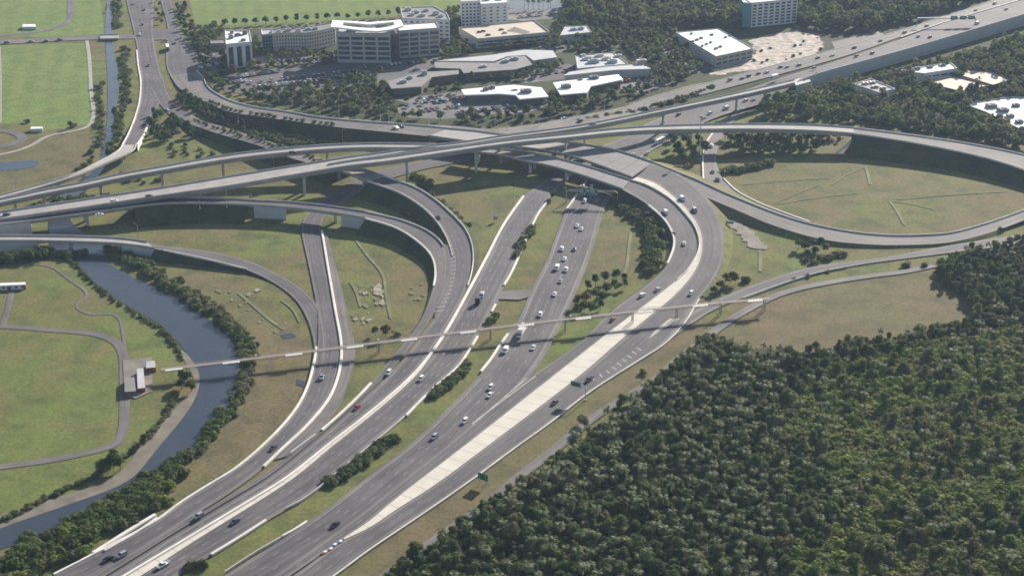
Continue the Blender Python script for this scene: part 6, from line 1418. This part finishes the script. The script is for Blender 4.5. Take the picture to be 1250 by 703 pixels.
# grove where the arterial branches
for p in scatter([(183, 150), (182, 138), (205, 140), (222, 150), (236, 158), (245, 168), (232, 170), (215, 168), (200, 176), (186, 172)], 34, 4.5, 1.0, tries=80): tree(p, random.uniform(.7, 1.05), random.choice('ddg'), 'dark tree in the grove below the arterial branch', 'trees below the arterial branch', 'grove_tree')
for p in scatter([(222, 116), (240, 122), (262, 132), (285, 140), (275, 152), (250, 146), (232, 136), (216, 124)], 40, 4.2, .5, tries=80): tree(p, random.uniform(.6, .95), random.choice('dggt'), 'olive tree in the wedge between both raised ramps', 'trees between the raised ramps', 'grove_tree')
for p in scatter([(275, 148), (345, 165), (400, 175), (400, 180), (340, 176), (262, 150)], 46, 4.5, .3, tries=80): shrub(p, random.uniform(1.4, 2.1), random.choice('dgg'), 'small dark shrub scattered on the grass between both raised ramps', 'shrubs between the raised ramps', .9)
for i in range(22):
    f = i / 21; a, b_ = ROADS['Z']; k = int((.33 + f * .42) * len(a)); p = a[k].lerp(b_[k], .80); shrub((p.x, p.y, p.z), random.uniform(.9, 1.4), 'd', 'small dark shrub in the row along the near edge of the raised ramp', 'row of shrubs on the raised ramp')
for i in range(30):
    f = i / 29; a, b_ = ROADS['Xu']; k = int((.1 + f * .8) * len(a)); p = a[k].lerp(b_[k], random.uniform(.1, .5)); shrub((p.x, p.y, p.z), random.uniform(.8, 1.4), random.choice('dg'), 'small shrub in the planted strip of the raised ramp road', 'shrubs on the raised ramp road')
for p in scatter([(205, 178), (240, 176), (262, 190), (235, 196), (208, 192)], 12, 6, 2, tries=60): shrub(p, random.uniform(1.2, 2.0), 'd', 'dark shrub on the grass left of the shaded bank', 'shrubs left of the shaded bank')
for p in scatter([(208, 50), (218, 40), (222, 34), (214, 8), (228, 8), (240, 50), (262, 60), (250, 84), (244, 76), (228, 46)], 40, 5, 1, tries=80): tree(p, random.uniform(.6, .95), random.choice('ddg'), *(lambda v_: ('dark tree beside the second arterial carriageway, ' + ('far part' if v_ < 40 else 'near part'), 'trees beside the arterial road, ' + ('far' if v_ < 40 else 'near')))(pxof(*p)[1]), 'street_tree')
for p in scatter([(190, 0), (195, 4), (203, 32), (190, 34)], 8, 4, .3, tries=80): tree(p, .6, 'd', 'small dark tree on the arterial median', 'trees on the arterial median', 'street_tree')
along([(700, 152), (745, 143), (770, 139), (790, 134), (830, 124)], 18, 1.5, 1.4, 2.2, 'dg', 'green shrub on the strip between the far lanes and the flyover', 'shrubs between the far lanes and the flyover')
along([(815, 128), (840, 119), (870, 108)], 12, 1.0, 1.4, 2.4, 'dg', 'green shrub on the highway median', 'shrubs on the highway median')
along([(560, 160), (600, 156)], 4, 1, 1.2, 1.6, 'd', 'dark shrub behind the low bridge', 'shrubs behind the low bridge')
along([(1064, 172), (1100, 180), (1140, 188), (1180, 198), (1220, 212), (1245, 222)], 40, 1.5, 1.4, 2.2, 'd', 'dark shrub on the shaded slope of the loop ramp', 'shrubs on the loop slope')
along([(965, 340), (1010, 334)], 3, 2, .8, 1.1, 'd', 'tiny dark tuft between both narrow roads', 'tufts between both narrow roads')

for p in scatter([(905, 60), (1005, 45), (1000, 68), (900, 86)], 14, 5, 1, tries=40): shrub(p, random.uniform(.6, 1.5), 'g', 'dry shrub on the bare sand site', 'shrubs on the sand site')
flush_shrubs()
# ------------------------------------------------------------------ air
mb = MB(); mb.box((0, 2000 - 300, (CAMH + 12 - 1.5) / 2), (5200, 4600, CAMH + 12 + 1.5))
m = bpy.data.materials.new('haze_air'); m.use_nodes = True; nt = m.node_tree
for n in list(nt.nodes):
    if n.type != 'OUTPUT_MATERIAL': nt.nodes.remove(n)
pv = nt.nodes.new('ShaderNodeVolumePrincipled'); pv.inputs['Color'].default_value = (.55, .72, 1.0, 1); pv.inputs['Density'].default_value = .000045; pv.inputs['Anisotropy'].default_value = .2
nt.links.new(pv.outputs[0], [n for n in nt.nodes if n.type == 'OUTPUT_MATERIAL'][0].inputs['Volume'])
o = mb.build('haze', m); tag(o, 'thin bluish haze in the air over the whole interchange', kind='stuff')
